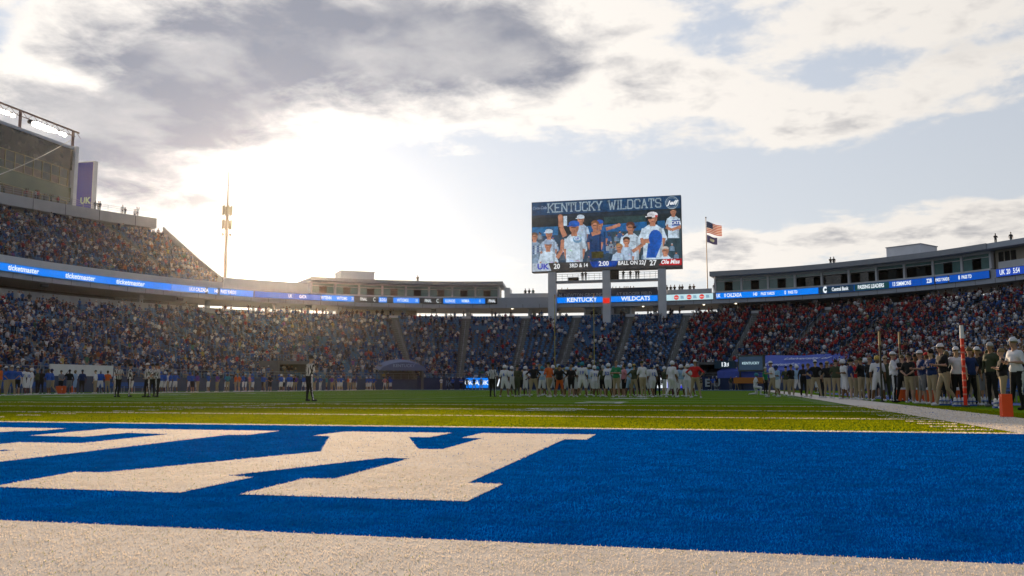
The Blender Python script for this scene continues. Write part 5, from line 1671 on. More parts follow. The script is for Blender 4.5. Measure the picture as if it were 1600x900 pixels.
def body_mesh(name, J, player=False, belly=0.0):
    prims = []      # (a, b, r0, r1, region)
    hz, s = J['hz'], J['s']; lean = J['lean']
    def L(p): return (p[0], p[1] - lean * max(0, p[2] - hz), p[2])
    k = 1.12 if player else 1.0
    mb = MB()
    def cap(a, b, r0, r1, reg, flat=1.0):
        capsule(mb, a, b, r0, r1, flat); prims.append((Vector(a), Vector(b), r0, r1, reg))
    cap((-.075, .01, hz + .03), (.075, .01, hz + .03), .125, .125, 2)
    cap(L((0, .0 - belly, hz + .14)), L((0, 0, s - .20)), .135 + belly, .15 * k, 1)
    cap(L((-.06, 0, hz + .12)), L((.06, 0, hz + .12)), .13 + belly * .6, .13 + belly * .6, 1)
    cap(L((-.10 * k, 0, s - .10)), L((.10 * k, 0, s - .10)), .118 * k, .118 * k, 1)
    cap(L((-.16 * k, .01, s - .02)), L((.16 * k, .01, s - .02)), .072 * (1.3 if player else 1), .072 * (1.3 if player else 1), 1)
    cap(L((0, .01, s)), L((0, -.005, s + .14)), .062 * k, .055 * k, 0)
    h = Vector(L((0, -.015, s + .235)))
    ell3(mb, h + Vector((0, .012, .02)), (.078, .098, .105)); ell3(mb, h + Vector((0, -.02, -.045)), (.062, .078, .075)); prims.append((h, h + Vector((0, 0, .01)), .10, .10, 0))
    ell3(mb, h + Vector((0, -.098, -.012)), (.016, .024, .026)); ell3(mb, h + Vector((-.08, .01, -.005)), (.014, .022, .032)); ell3(mb, h + Vector((.08, .01, -.005)), (.014, .022, .032))
    for i, sg in ((0, -1), (1, 1)):
        kn, an = J['legs'][i]
        hp = (sg * .095, .01, hz - .03)
        cap(hp, kn, .105 * k, .066 * k, 2)
        mid = Vector(kn).lerp(Vector(an), .35) + Vector((0, .018, 0))
        cap(kn, mid, .060 * k, .062 * k, 3); cap(mid, an, .060 * k, .042, 3)
        if J['hz'] > .8 or i == 0: cap((an[0], an[1] + .03, .045), (an[0] + sg * .02, an[1] - .15, .038), .045, .040, 4)
        else: cap((an[0], an[1], .07), (an[0], an[1] + .06, .04), .045, .04, 4)
        a_ = J['arms'][i] if len(J['arms']) > 1 else J['arms'][0]
        el, ha = a_; el = L((-el[0] * sg, el[1], el[2])) if True else el; ha = L((-ha[0] * sg, ha[1], ha[2]))
        sh = L((sg * .185 * k, .01, s - .03))
        cap(sh, el, .062 * k, .047 * k, 1 if not player else 7); m_ = Vector(el).lerp(Vector(ha), .4); cap(el, m_, .044 * k, .042 * k, 5); cap(m_, ha, .042 * k, .027, 5)
        d = (Vector(ha) - Vector(el)).normalized(); pm = Vector(ha) + d * .055
        cap(ha, pm, .028, .033, 0, .6)
        J.setdefault('hands', []).append((Vector(ha), d, sg))
    me = mb.mesh(name + '_raw', None or [])
    o = bpy.data.objects.new('tmp', me); COL.objects.link(o)
    md = o.modifiers.new('r', 'REMESH'); md.mode = 'VOXEL'; md.voxel_size = VOX; md.use_smooth_shade = True
    dg = bpy.context.evaluated_depsgraph_get(); dg.update()
    m2 = bpy.data.meshes.new_from_object(o.evaluated_get(dg)); bpy.data.objects.remove(o)
    n = len(m2.vertices); co = np.empty(n * 3); m2.vertices.foreach_get('co', co); co = co.reshape(-1, 3)
    F = [tuple(p.vertices) for p in m2.polygons]
    # relax a little
    nb = np.zeros_like(co); ct = np.zeros(n)
    E = np.array([e.vertices[:] for e in m2.edges])
    for _ in range(2):
        nb[:] = 0; ct[:] = 0
        np.add.at(nb, E[:, 0], co[E[:, 1]]); np.add.at(nb, E[:, 1], co[E[:, 0]]); np.add.at(ct, E[:, 0], 1); np.add.at(ct, E[:, 1], 1)
        co = co * .6 + nb / ct[:, None] * .4
    fc = np.array([co[list(f)].mean(0) for f in F]); fn = np.array([p.normal[:] for p in m2.polygons])
    best = np.full(len(F), 9.0); reg = np.zeros(len(F), int)
    for a, b, r0, r1, g in prims:
        a_, d = np.array(a), np.array(b) - np.array(a); L2 = max(1e-9, d @ d); t = np.clip(((fc - a_) @ d) / L2, 0, 1)
        dd = np.linalg.norm(fc - (a_ + t[:, None] * d), axis=1) - (r0 + (r1 - r0) * t)
        u = dd < best; best[u] = dd[u]; reg[u] = g
    if player: reg[(reg == 7)] = 1
    leg = (reg == 2) | (reg == 3)
    reg[leg & (fn[:, 0] * np.sign(fc[:, 0]) > .93) & (np.abs(fc[:, 0]) > .13)] = 6
    # belt line and shoes kept clean
    mb = MB(); mb.v = [tuple(c) for c in co]; mb.f = F; mb.m = [int(r) for r in reg]
    for ha, d, sg in J['hands']:
        side = Vector((0, 1, 0)) if abs(d.y) < .7 else Vector((0, 0, 1)); u = d.cross(side).normalized(); v = u.cross(d).normalized()
        for q in range(4):
            b0 = ha + d * .075 + v * (-.026 + .0175 * q); ln = (.034, .040, .038, .030)[q]
            m_ = b0 + d * ln; e = m_ + (d * .6 - u * sg * .8).normalized() * .028
            mb.tube(b0, m_, .0088, .0080, 5, 0); mb.tube(m_, e, .0080, .0065, 5, 0)
        b0 = ha + d * .030 - v * .028; mb.tube(b0, b0 + (d * .7 - v * .8).normalized() * .05, .0098, .0080, 5, 0)
    out = mb.mesh(name, [cmat((.4, .25, .18))] * 7, True)
    bpy.data.meshes.remove(m2); bpy.data.meshes.remove(me)
    return out, h


TPL = {}
for nm, ar, lg, pl_, le, be in (('down', 'down', 'stand', 0, 0, 0), ('hips', 'hips', 'wide', 0, 0, .01), ('cross', 'cross', 'stand', 0, 0, .015), ('front', 'front', 'lean', 0, .06, 0), ('ear', 'ear', 'stand', 0, 0, 0),
                                ('walk', 'front', 'walk', 0, .1, 0), ('point', 'point', 'lean', 0, 0, 0), ('back', 'back', 'stand', 0, 0, .02), ('belly', 'front', 'stand', 0, 0, .05), ('kneel', 'front', 'kneel', 1, .1, 0),
                                ('pdown', 'down', 'wide', 1, 0, 0), ('phips', 'hips', 'wide', 1, 0, 0), ('pwalk', 'down', 'walk', 1, .1, 0), ('plean', 'front', 'lean', 1, .12, 0)):
    TPL[nm] = body_mesh('person_' + nm, pose(ar, lg, le), bool(pl_), be)


def dome(mb, c, r, z0, n=12, rows=5, m=0, thick=0):
    rings = []
    for q in range(rows + 1):
        t = z0 + (math.pi / 2 - .02 - z0) * q / rows
        rings.append([(c[0] + r[0] * math.cos(t) * math.cos(2 * math.pi * k / n), c[1] + r[1] * math.cos(t) * math.sin(2 * math.pi * k / n), c[2] + r[2] * math.sin(t)) for k in range(n)])
    mb.loft(rings, m)


def gear_meshes():
    G = {}
    mb = MB(); dome(mb, (0, .012, .02), (.089, .110, .115), -.15)
    G['hair'] = mb.mesh('hair', [cmat((.05, .03, .02))], True)
    mb = MB(); dome(mb, (0, .03, .0), (.090, .108, .125), -.75)
    G['longhair'] = mb.mesh('long_hair', [cmat((.05, .03, .02))], True)
    mb = MB(); dome(mb, (0, .008, .035), (.093, .113, .108), -.08)
    p = [(.075 * math.cos(a), -.09 - .085 * math.sin(a), .030) for a in np.linspace(0, math.pi, 9)]
    p = [(.08, -.06, .034)] + p + [(-.08, -.06, .034)]
    i = len(mb.v); n = len(p); mb.v += p + [(x, y, z + .012) for x, y, z in p]; mb.f.append(tuple(range(i + n - 1, i - 1, -1))); mb.f.append(tuple(range(i + n, i + 2 * n)))
    for k in range(n): mb.f.append((i + k, i + (k + 1) % n, i + n + (k + 1) % n, i + n + k))
    mb.m += [0] * (n + 2)
    G['cap'] = mb.mesh('cap', [cmat((.6, .6, .6))], True)
    mb = MB(); dome(mb, (0, .01, .01), (.118, .140, .135), -.55, 14, 7)
    G['helmet'] = mb.mesh('helmet', [cmat((.6, .6, .6))], True)
    mb = MB()
    for z, w in ((-.035, .10), (-.068, .092), (-.10, .075)):
        q = [(w * math.cos(a), -.08 - .10 * math.sin(a), z) for a in np.linspace(0, math.pi, 7)]
        for a, b in zip(q[:-1], q[1:]): mb.beam(a, b, .010)
    for x in (-.035, .035): mb.beam((x, -.172, -.035), (x * .8, -.16, -.10), .010)
    G['face_mask'] = mb.mesh('face_mask', [cmat((.1, .1, .12))])
    mb = MB(); mb.beam((-.095, .01, .04), (-.095, .01, -.03), .03, .045); q = [(.098 * math.cos(a), .01, .03 + .098 * math.sin(a)) for a in np.linspace(0, math.pi, 8)]
    for a, b in zip(q[:-1], q[1:]): mb.beam(a, b, .014)
    mb.beam((-.09, 0, -.03), (-.045, -.10, -.07), .010)
    G['headset'] = mb.mesh('headset', [cmat((.02, .02, .02))])
    mb = MB(); mb.box(-.11, .11, -.012, .012, -.15, .15); mb.box(-.03, .03, -.02, -.012, .12, .15)
    G['clipboard'] = mb.mesh('clipboard', [cmat((.6, .6, .55))])
    return G


GEAR = gear_meshes()
MB_EYE = MB()
for sx_ in (-.032, .032): MB_EYE.box(sx_ - .013, sx_ + .013, -.006, .0, -.006, .008)
EYE = MB_EYE.mesh('eyes', [cmat((.02, .015, .012))])


def ref_stripes():
    m = bpy.data.materials.new('referee_stripes'); m.use_nodes = True; n, l = m.node_tree.nodes, m.node_tree.links
    b = n['Principled BSDF']; b.inputs['Roughness'].default_value = .8
    t = n.new('ShaderNodeTexCoord'); s = n.new('ShaderNodeSeparateXYZ'); l.new(t.outputs['Object'], s.inputs[0])
    g = n.new('ShaderNodeMath'); g.operation = 'MULTIPLY'; g.inputs[1].default_value = 11.5; l.new(s.outputs[0], g.inputs[0])
    f = n.new('ShaderNodeMath'); f.operation = 'FRACT'; l.new(g.outputs[0], f.inputs[0])
    c = n.new('ShaderNodeMath'); c.operation = 'GREATER_THAN'; c.inputs[1].default_value = .5; l.new(f.outputs[0], c.inputs[0])
    x = n.new('ShaderNodeMix'); x.data_type = 'RGBA'; l.new(c.outputs[0], x.inputs[0]); x.inputs[6].default_value = (.012, .012, .012, 1); x.inputs[7].default_value = (.72, .72, .72, 1)
    l.new(x.outputs[2], b.inputs['Base Color']); return m


STRIPE = ref_stripes()
PC = {'white': (.66, .66, .68), 'black': (.012, .012, .014), 'khaki': (.34, .27, .17), 'navy': (.015, .03, .11), 'blue': (.02, .09, .42), 'red': (.50, .02, .02), 'orange': (.62, .12, .02), 'olive': (.05, .06, .03),
      'grey': (.18, .18, .19), 'green': (.02, .20, .08), 'pale blue': (.30, .45, .62), 'tan': (.40, .30, .20), 'teal': (.04, .22, .28), 'dark red': (.22, .012, .015), 'gold': (.45, .32, .08), 'purple': (.10, .05, .28), 'pink': (.55, .22, .25)}
PEOPLE = []
POSEW = {'down': 'arms down', 'hips': 'hands on hips', 'cross': 'arms folded', 'front': 'hands held in front', 'ear': 'hand at ear', 'walk': 'walking', 'point': 'arm held out', 'back': 'hands behind back', 'belly': 'hands on belly',
         'kneel': 'kneeling', 'pdown': 'arms down', 'phips': 'hands on hips', 'pwalk': 'walking', 'plean': 'leaning forward'}


def person(px, Y, tpl, shirt, pants, hat=None, hatc='white', face=0.0, skin=0, lower=None, place='', h=1.0, number=None, shoes='white', stripe=None, sleeve=False, role='person', grp='people', socks=None, headset=False, clip=False, X=None):
    """px: bearing (photograph column at Y); face: degrees turned from facing the near end"""
    az = pxs(px); X = Y * math.tan(R(az)) if X is None else X
    me, hd = TPL[tpl]
    t_ = empty('person', (round(X, 2), Y, .0), R(face)); t_.scale = (h, h, h)
    b = link('body', me, t_)
    sk = SKINS[skin % 6]
    sh = STRIPE if shirt == 'stripes' else cmat(PC[shirt])
    shorts = lower is not None
    cols = [cmat(snap(sk)), sh, cmat(PC[pants]), (cmat(snap(sk)) if lower == 'skin' else cmat(PC[lower])) if shorts else cmat(PC[pants]), cmat(PC[shoes]), sh if sleeve else cmat(snap(sk)), cmat(PC[stripe]) if stripe else cmat(PC[pants])]
    if stripe is None and shorts: cols[6] = cols[3] if False else cmat(PC[pants])
    for k, c in enumerate(cols): b.material_slots[k].link = 'OBJECT'; b.material_slots[k].material = c
    def child(nm, key, c, loc):
        o = link(nm, GEAR[key] if isinstance(key, str) else key, t_); o.location = loc
        o.material_slots[0].link = 'OBJECT'; o.material_slots[0].material = c
        return o
    if hat == 'helmet':
        o = child('helmet', 'helmet', cmat(PC[hatc]), hd); q = link('face_mask', GEAR['face_mask'], o)
    else:
        child('eyes', EYE, cmat((.02, .015, .012)), hd + Vector((0, -.094, .012)))
        if hat == 'cap': child('hair', 'hair', cmat(snap(HAIR[rnd.randrange(4)])), hd - Vector((0, -.01, .012))); child('cap', 'cap', cmat(PC[hatc]), hd + Vector((0, 0, .01)))
        elif hat == 'long': child('hair', 'longhair', cmat(snap(HAIR[rnd.randrange(5)])), hd)
        elif hat != 'bald': child('hair', 'hair', cmat(snap(HAIR[rnd.randrange(5)])), hd)
    if headset: child('headset', 'headset', cmat((.02, .02, .02)), hd)
    if clip: o = child('clipboard', 'clipboard', cmat((.6, .6, .55)), Vector((0, -.34, 1.24))); o.rotation_euler = (R(-25), 0, 0)
    if number:
        for sg in (-1, 1):
            under_ = text('number', number, .25, frame((0, sg * .178, 1.27), (-sg, 0, 0)), cmat(PC['blue' if shirt == 'white' else 'white']), t_, .03)
    # label
    clothes = ('striped' if shirt == 'stripes' else shirt) + (' jersey' if role in ('player',) else ' shirt')
    low = pants + (' shorts' if lower == 'skin' and role != 'player' else ' pants')
    hd_ = {'helmet': hatc + ' helmet', 'cap': hatc + ' cap', 'long': 'long hair', 'bald': 'bald head', None: 'bare head'}[hat]
    who = {'player': 'player', 'referee': 'official', 'person': 'person'}[role]
    PEOPLE.append((t_, '%s in %s, %s, %s, %s' % (who, clothes, low, hd_, POSEW[tpl]), place, px, grp))
    return t_


G1, G2, G3, G4, G5 = 'people along the right sideline', 'people in the huddle at midfield', 'officials conferring on the field', 'people along the left sideline', 'people behind the far end line'
P_ = person
# right sideline, near to far
P_(1585, 25.6, 'front', 'white', 'black', 'cap', 'white', -60, 0, stripe='white', place='nearest at right edge', h=1.02, shoes='black', grp=G1)
P_(1563, 26.8, 'cross', 'black', 'khaki', None, '', -100, 5, 'skin', place='beside orange pylon', h=.90, grp=G1)
P_(1546, 29.5, 'down', 'olive', 'black', None, '', -55, 2, place='right of the down marker', h=1.06, sleeve=True, shoes='grey', grp=G1)
P_(1528, 33, 'down', 'orange', 'black', None, '', 60, 4, place='right of the down marker', grp=G1)
P_(1516, 31.0, 'pdown', 'black', 'khaki', 'cap', 'gold', 20, 3, place='right of the down marker', h=.97, grp=G1)
P_(1492, 30.3, 'down', 'white', 'black', 'cap', 'white', 5, 1, place='beside the red down marker', h=1.0, shoes='black', grp=G1)
P_(1472, 30.2, 'walk', 'black', 'khaki', 'cap', 'white', -70, 0, place='left of the down marker', h=1.05, grp=G1)
P_(1453, 32.2, 'cross', 'navy', 'khaki', 'cap', 'black', -60, 1, 'skin', place='left of the down marker', h=1.0, sleeve=True, grp=G1)
P_(1438, 33.2, 'front', 'navy', 'grey', 'cap', 'white', -80, 0, 'skin', place='by the blue bench mat', grp=G1)
P_(1428, 36, 'down', 'dark red', 'khaki', None, '', 30, 3, place='by the blue bench mat', grp=G1)
P_(1418, 34.5, 'back', 'black', 'khaki', 'cap', 'black', 140, 0, 'skin', place='by the blue bench mat', h=.97, grp=G1)
P_(1408, 37.5, 'hips', 'black', 'black', None, '', 170, 5, place='by the blue bench mat', grp=G1)
P_(1393, 35.8, 'cross', 'white', 'black', 'cap', 'white', 75, 0, stripe='white', place='holding the near chain stick', h=1.03, shoes='black', grp=G1)
P_(1381, 39, 'down', 'olive', 'olive', 'cap', 'tan', 10, 1, place='between two chain sticks', grp=G1)
P_(1369, 38.5, 'pdown', 'white', 'white', 'helmet', 'gold', 0, 3, 'skin', place='beside the chain stick', number='7', role='player', grp=G1)
P_(1357, 40, 'back', 'black', 'khaki', None, '', -40, 0, 'skin', place='left of the chain stick', grp=G1)
P_(1350, 41.8, 'pdown', 'pale blue', 'white', 'helmet', 'white', 30, 4, 'skin', place='left of the chain stick', role='player', grp=G1)
P_(1343, 41, 'cross', 'black', 'khaki', None, '', -130, 2, place='left of the chain stick', grp=G1)
P_(1335, 44.5, 'front', 'red', 'khaki', None, '', 40, 0, place='in front of the blue tarp', grp=G1)
P_(1327, 43, 'down', 'navy', 'khaki', 'cap', 'black', 90, 5, 'skin', place='in front of the blue tarp', grp=G1)
P_(1318, 43.5, 'plean', 'white', 'white', 'helmet', 'white', -70, 3, 'skin', place='in front of the blue tarp', number='9', role='player', grp=G1)
P_(1304, 45, 'belly', 'olive', 'khaki', None, '', 165, 0, place='in front of the blue tarp', h=1.02, grp=G1)
P_(1290, 47, 'down', 'black', 'khaki', 'cap', 'tan', 150, 2, place='in front of the blue tarp', grp=G1)
P_(1281, 49, 'hips', 'grey', 'black', None, '', 60, 0, place='in front of the blue tarp', grp=G1)
P_(1272, 47.5, 'hips', 'black', 'khaki', 'cap', 'white', 175, 1, place='in front of the blue tarp', h=1.04, grp=G1)
P_(1262, 51, 'front', 'navy', 'khaki', None, '', -60, 0, place='left of the blue tarp', grp=G1)
P_(1253, 52, 'down', 'black', 'black', None, '', 160, 4, place='left of the blue tarp', grp=G1)
P_(1243, 55, 'pdown', 'pale blue', 'white', 'helmet', 'white', 20, 3, 'skin', place='left of the blue tarp', role='player', grp=G1)
P_(1234, 54, 'cross', 'black', 'khaki', 'cap', 'black', -140, 0, place='left of the blue tarp', grp=G1)
P_(1226, 58, 'down', 'olive', 'khaki', None, '', 10, 1, place='left of the blue tarp', grp=G1)
P_(1205, 50.5, 'walk', 'white', 'khaki', 'cap', 'white', -75, 0, place='on the field edge left of the right sideline row', h=1.06, shoes='white', grp=G1)
P_(1213, 56, 'plean', 'pale blue', 'white', 'helmet', 'navy', -60, 3, 'skin', place='behind the white-shirted coach', role='player', grp=G1)
P_(1178, 62, 'kneel', 'white', 'white', 'helmet', 'teal', 90, 3, 'white', place='alone left of the white-shirted coach', role='player', grp=G1)
P_(1194, 60, 'down', 'green', 'black', None, '', 60, 1, place='left of the white-shirted coach', grp=G1)
k = 0
for Y in list(np.arange(33, 66, 1.7)) + list(np.arange(66, 84, 2.6)):   # the rest of the right sideline row, two deep
    X = 7.6 + rnd.uniform(-.6, 2.4) + (.9 if Y < 40 else 0)
    r = rnd.random()
    px_ = 800 + 1378 * math.tan(math.atan2(X, Y) + R(YAW))
    if r < .42: P_(px_, round(float(Y), 1), rnd.choice(['pdown', 'phips', 'plean']), 'white', 'white', rnd.choice(['helmet', 'helmet', None]), rnd.choice(['pale blue', 'white', 'navy']), rnd.uniform(40, 130), rnd.choice([3, 4, 3, 1]), 'skin', place='far along the right sideline', role='player', grp=G1, number=str(rnd.randrange(10, 90)) if Y < 60 else None)
    else: P_(px_, round(float(Y), 1), rnd.choice(['down', 'cross', 'hips', 'front', 'back', 'ear']), rnd.choice(['black', 'black', 'navy', 'olive', 'grey', 'red', 'white', 'dark red']), rnd.choice(['khaki', 'black', 'khaki', 'grey']), rnd.choice(['cap', None, 'cap']), rnd.choice(['white', 'red', 'navy', 'black']), rnd.uniform(30, 150), rnd.randrange(6), rnd.choice(['skin', None, None]), place='along the right sideline', grp=G1)
for k in range(22):
    Y = 30.5 + k * 1.2; X = 7.0 + rnd.uniform(-.3, .9) + Y * .012; px_ = 800 + 1378 * math.tan(math.atan2(X, Y) + R(YAW))
    P_(px_, round(Y, 1), rnd.choice(['down', 'cross', 'hips', 'ear', 'back', 'point', 'walk']), rnd.choice(['black', 'black', 'navy', 'olive', 'dark red', 'grey']), rnd.choice(['khaki', 'black', 'grey']), rnd.choice(['cap', None, 'cap', 'long']), rnd.choice(['white', 'red', 'navy', 'black']), rnd.uniform(20, 330), rnd.randrange(6), rnd.choice(['skin', None]), place='front rank of the right sideline', grp=G1, h=rnd.uniform(.93, 1.05))
# huddle at the middle: players round their coaches
HU = [(788, 47.8, 'pdown', 'white', 'white', 'helmet', 'white', 170, 3, 'skin', '6', 'player'), (797, 50.5, 'phips', 'white', 'white', 'helmet', 'white', 10, 3, 'skin', '4', 'player'), (808, 48.3, 'cross', 'olive', 'olive', None, '', 170, 0, None, None, 'person'),
      (822, 49.6, 'phips', 'white', 'white', 'helmet', 'white', -10, 4, 'skin', '5', 'player'), (834, 47.6, 'hips', 'black', 'khaki', 'cap', 'red', 165, 0, None, None, 'person'), (845, 51, 'pdown', 'pale blue', 'white', 'helmet', 'teal', 0, 3, 'skin', '8', 'player'),
      (858, 47.2, 'walk', 'orange', 'khaki', 'cap', 'black', -170, 1, None, None, 'person'), (864, 50.4, 'phips', 'white', 'white', 'helmet', 'white', 20, 3, 'skin', '3', 'player'), (874, 48.0, 'hips', 'black', 'orange', None, '', 30, 2, 'skin', None, 'person'),
      (884, 51.6, 'pdown', 'white', 'white', 'helmet', 'pale blue', -20, 3, 'skin', None, 'player'), (892, 47.4, 'belly', 'black', 'black', None, '', 175, 0, 'skin', None, 'person'), (901, 52, 'plean', 'white', 'white', 'helmet', 'white', 0, 4, 'skin', '2', 'player'),
      (909, 47.3, 'pdown', 'white', 'white', 'helmet', 'teal', 178, 3, 'skin', '19', 'player'), (918, 50.0, 'phips', 'pale blue', 'white', 'helmet', 'white', 0, 3, 'skin', None, 'player'), (926, 47.8, 'plean', 'white', 'white', 'helmet', 'white', 160, 3, 'skin', '71', 'player'),
      (934, 51, 'pdown', 'white', 'white', 'helmet', 'teal', 10, 4, 'skin', None, 'player'), (941, 48.2, 'down', 'olive', 'black', 'long', '', 160, 1, 'skin', None, 'person'), (951, 47.8, 'plean', 'white', 'white', 'helmet', 'white', 150, 3, 'skin', '52', 'player'),
      (962, 46.9, 'cross', 'green', 'khaki', None, '', 10, 0, 'skin', None, 'person'), (968, 51, 'pdown', 'white', 'white', 'helmet', 'pale blue', 0, 3, 'skin', None, 'player'), (974, 48.4, 'down', 'pink', 'black', 'long', '', -20, 0, 'skin', None, 'person'),
      (981, 50, 'phips', 'pale blue', 'pale blue', 'helmet', 'white', 170, 4, 'skin', None, 'player'), (990, 47.4, 'hips', 'olive', 'khaki', 'cap', 'gold', 175, 1, None, None, 'person'), (1003, 46.2, 'front', 'white', 'khaki', None, '', -130, 0, None, None, 'person'),
      (1012, 49.5, 'pdown', 'white', 'white', 'helmet', 'navy', -20, 3, 'skin', None, 'player'), (1018, 47.6, 'pwalk', 'white', 'white', 'helmet', 'navy', 165, 3, 'skin', '12', 'player'), (1026, 50, 'down', 'black', 'black', None, '', 0, 4, None, None, 'person'),
      (1043, 47.4, 'pwalk', 'white', 'white', 'helmet', 'white', 150, 3, 'white', None, 'player'), (1052, 49.2, 'plean', 'white', 'white', 'helmet', 'dark red', 170, 4, 'skin', '8', 'player'), (1061, 50.5, 'pdown', 'pale blue', 'white', 'helmet', 'white', 0, 3, 'skin', None, 'player'),
      (1074, 47.8, 'plean', 'white', 'white', 'helmet', 'white', 120, 3, 'white', None, 'player'), (1085, 45.6, 'hips', 'red', 'khaki', 'cap', 'white', 176, 0, None, None, 'person')]
for q_, (px_, Y, tp, sh, pa, ht, hc, fc, sk, lo_, nm, ro) in enumerate(list(HU)):
    if ro == 'player' and nm != '19': Y = Y + rnd.uniform(-.5, 3.5); px_ = px_ + rnd.uniform(-5, 5)
    fc = fc + rnd.uniform(-45, 45) * (0 if nm == '19' or px_ == 1085 else 1)
    P_(px_, Y, tp, sh, pa, ht, hc or 'white', fc, sk, lo_, place='in the huddle', number=nm, role=ro, grp=G2, headset=(ro == 'person' and ht == 'cap'), h=1.04 if px_ in (1085, 858, 1003) else rnd.uniform(.95, 1.05))
for px_ in (793, 815, 828, 840, 852, 869, 880, 897, 905, 914, 922, 931, 946, 957, 971, 986, 997, 1008, 1022, 1035, 1047, 1057, 1068, 1079):
    P_(px_ + rnd.uniform(-3, 3), round(rnd.uniform(52, 58), 1), rnd.choice(['pdown', 'phips', 'plean', 'cross', 'front', 'ear']), rnd.choice(['white', 'pale blue', 'black', 'grey', 'navy', 'olive']), rnd.choice(['white', 'black', 'khaki']), rnd.choice(['helmet', 'helmet', None]), rnd.choice(['white', 'teal', 'pale blue', 'navy']), rnd.uniform(0, 360), rnd.choice([3, 4, 0, 1]), 'skin', place='second rank of the huddle', h=rnd.uniform(.94, 1.05), role='player', grp=G2)
# officials
P_(770, 48.3, 'down', 'stripes', 'black', 'cap', 'black', 170, 3, stripe='white', place='at the left end of the huddle', role='referee', shoes='black', grp=G3)
P_(485, 33.1, 'front', 'stripes', 'black', 'cap', 'black', 150, 0, stripe='white', place='alone on the field under the sun', role='referee', shoes='black', h=1.0, grp=G3)
for px_, Y, tp, hc, fc, wd in ((188, 42.3, 'front', 'black', 70, 'leftmost of the group'), (206, 43.2, 'cross', 'black', 130, 'second in the group'), (233, 42.0, 'hips', 'white', -30, 'white-capped one in the group'), (241, 43.6, 'back', 'black', -110, 'fourth in the group'), (249, 42.4, 'front', 'black', -80, 'rightmost of the group')):
    P_(px_, Y, tp, 'stripes', 'black', 'cap', hc, fc, rnd.randrange(2), stripe='white', place=wd, role='referee', shoes='black', grp=G3)
# left sideline
LS = [(3, 44, 'belly', 'orange', 'khaki', 'cap', 'orange', 'person'), (13, 47, 'back', 'blue', 'khaki', 'cap', 'white', 'person'), (22, 45, 'hips', 'blue', 'khaki', 'cap', 'white', 'person'), (31, 47.5, 'down', 'blue', 'black', 'cap', 'white', 'person'), (38, 49, 'pdown', 'white', 'white', None, '', 'player'),
      (46, 51, 'plean', 'white', 'white', None, '', 'player'), (53, 52, 'pdown', 'white', 'white', 'helmet', 'white', 'player'), (62, 53, 'cross', 'olive', 'black', None, '', 'person'), (68, 55, 'down', 'black', 'black', 'cap', 'black', 'person'), (80, 54, 'front', 'blue', 'grey', None, '', 'person'),
      (86, 55.5, 'walk', 'blue', 'khaki', 'cap', 'navy', 'person'), (99, 60, 'back', 'grey', 'black', None, '', 'person'), (112, 57, 'ear', 'black', 'grey', None, '', 'person'), (121, 60, 'pdown', 'pale blue', 'pale blue', None, '', 'player'), (132, 58.5, 'down', 'navy', 'black', 'cap', 'navy', 'person')]
for i, (px_, Y, tp, sh, pa, ht, hc, ro) in enumerate(LS):
    P_(px_, Y, tp, sh, pa, ht, hc or 'white', rnd.uniform(-150, -30), rnd.randrange(6), 'skin' if (ro == 'player' or i % 3 == 0) else None, place='left sideline near orange cooler', role=ro, grp=G4, number=str(rnd.randrange(10, 99)) if ro == 'player' else None)
Y = 60.0
while Y < 134:
    X = -48.3 + rnd.uniform(-1.8, .9); px_ = 800 + 1378 * math.tan(math.atan2(X, Y) + R(YAW))
    r = rnd.random(); zone = 'left of the officials' if px_ < 185 else ('between the officials and the sun' if px_ < 400 else 'far corner of the left sideline')
    if r < .48: P_(px_, round(Y, 1), rnd.choice(['pdown', 'phips', 'plean', 'pdown']), 'blue', 'white', rnd.choice(['helmet', None, 'helmet']), rnd.choice(['blue', 'white']), rnd.uniform(-150, -20), rnd.choice([3, 4, 1]), 'skin', place=zone, role='player', grp=G4)
    else: P_(px_, round(Y, 1), rnd.choice(['down', 'cross', 'hips', 'front', 'back', 'ear']), rnd.choice(['blue', 'blue', 'navy', 'orange', 'teal', 'black', 'white', 'purple', 'pink']), rnd.choice(['khaki', 'black', 'khaki', 'white']), rnd.choice(['cap', None, 'long']), rnd.choice(['white', 'blue', 'navy']), rnd.uniform(-150, -20), rnd.randrange(6), rnd.choice(['skin', None]), place=zone, grp=G4)
    Y += rnd.uniform(.62, 1.22)
# behind the far end line
for px_ in (462, 478, 497, 509, 523, 536, 548, 556, 567, 591, 604, 617, 629, 641, 655, 668, 690, 702, 716, 721, 741, 752, 1094, 1106, 1118, 1131, 1149, 1157, 1163, 503, 529, 573, 598, 622, 648, 675, 708, 730, 1112, 1140, 1168):
    Y = round(rnd.uniform(124.5, 128.5), 1) if px_ > 560 else round(rnd.uniform(112, 121), 1)
    P_(px_, Y, rnd.choice(['down', 'cross', 'hips', 'back']), rnd.choice(['black', 'blue', 'olive', 'white', 'dark red', 'grey', 'gold', 'green']), rnd.choice(['khaki', 'black', 'grey']), rnd.choice(['cap', None]), 'white', rnd.uniform(-40, 40), rnd.randrange(6), None, place='behind the far end line' if px_ > 560 else 'in the far left corner', grp=G5)

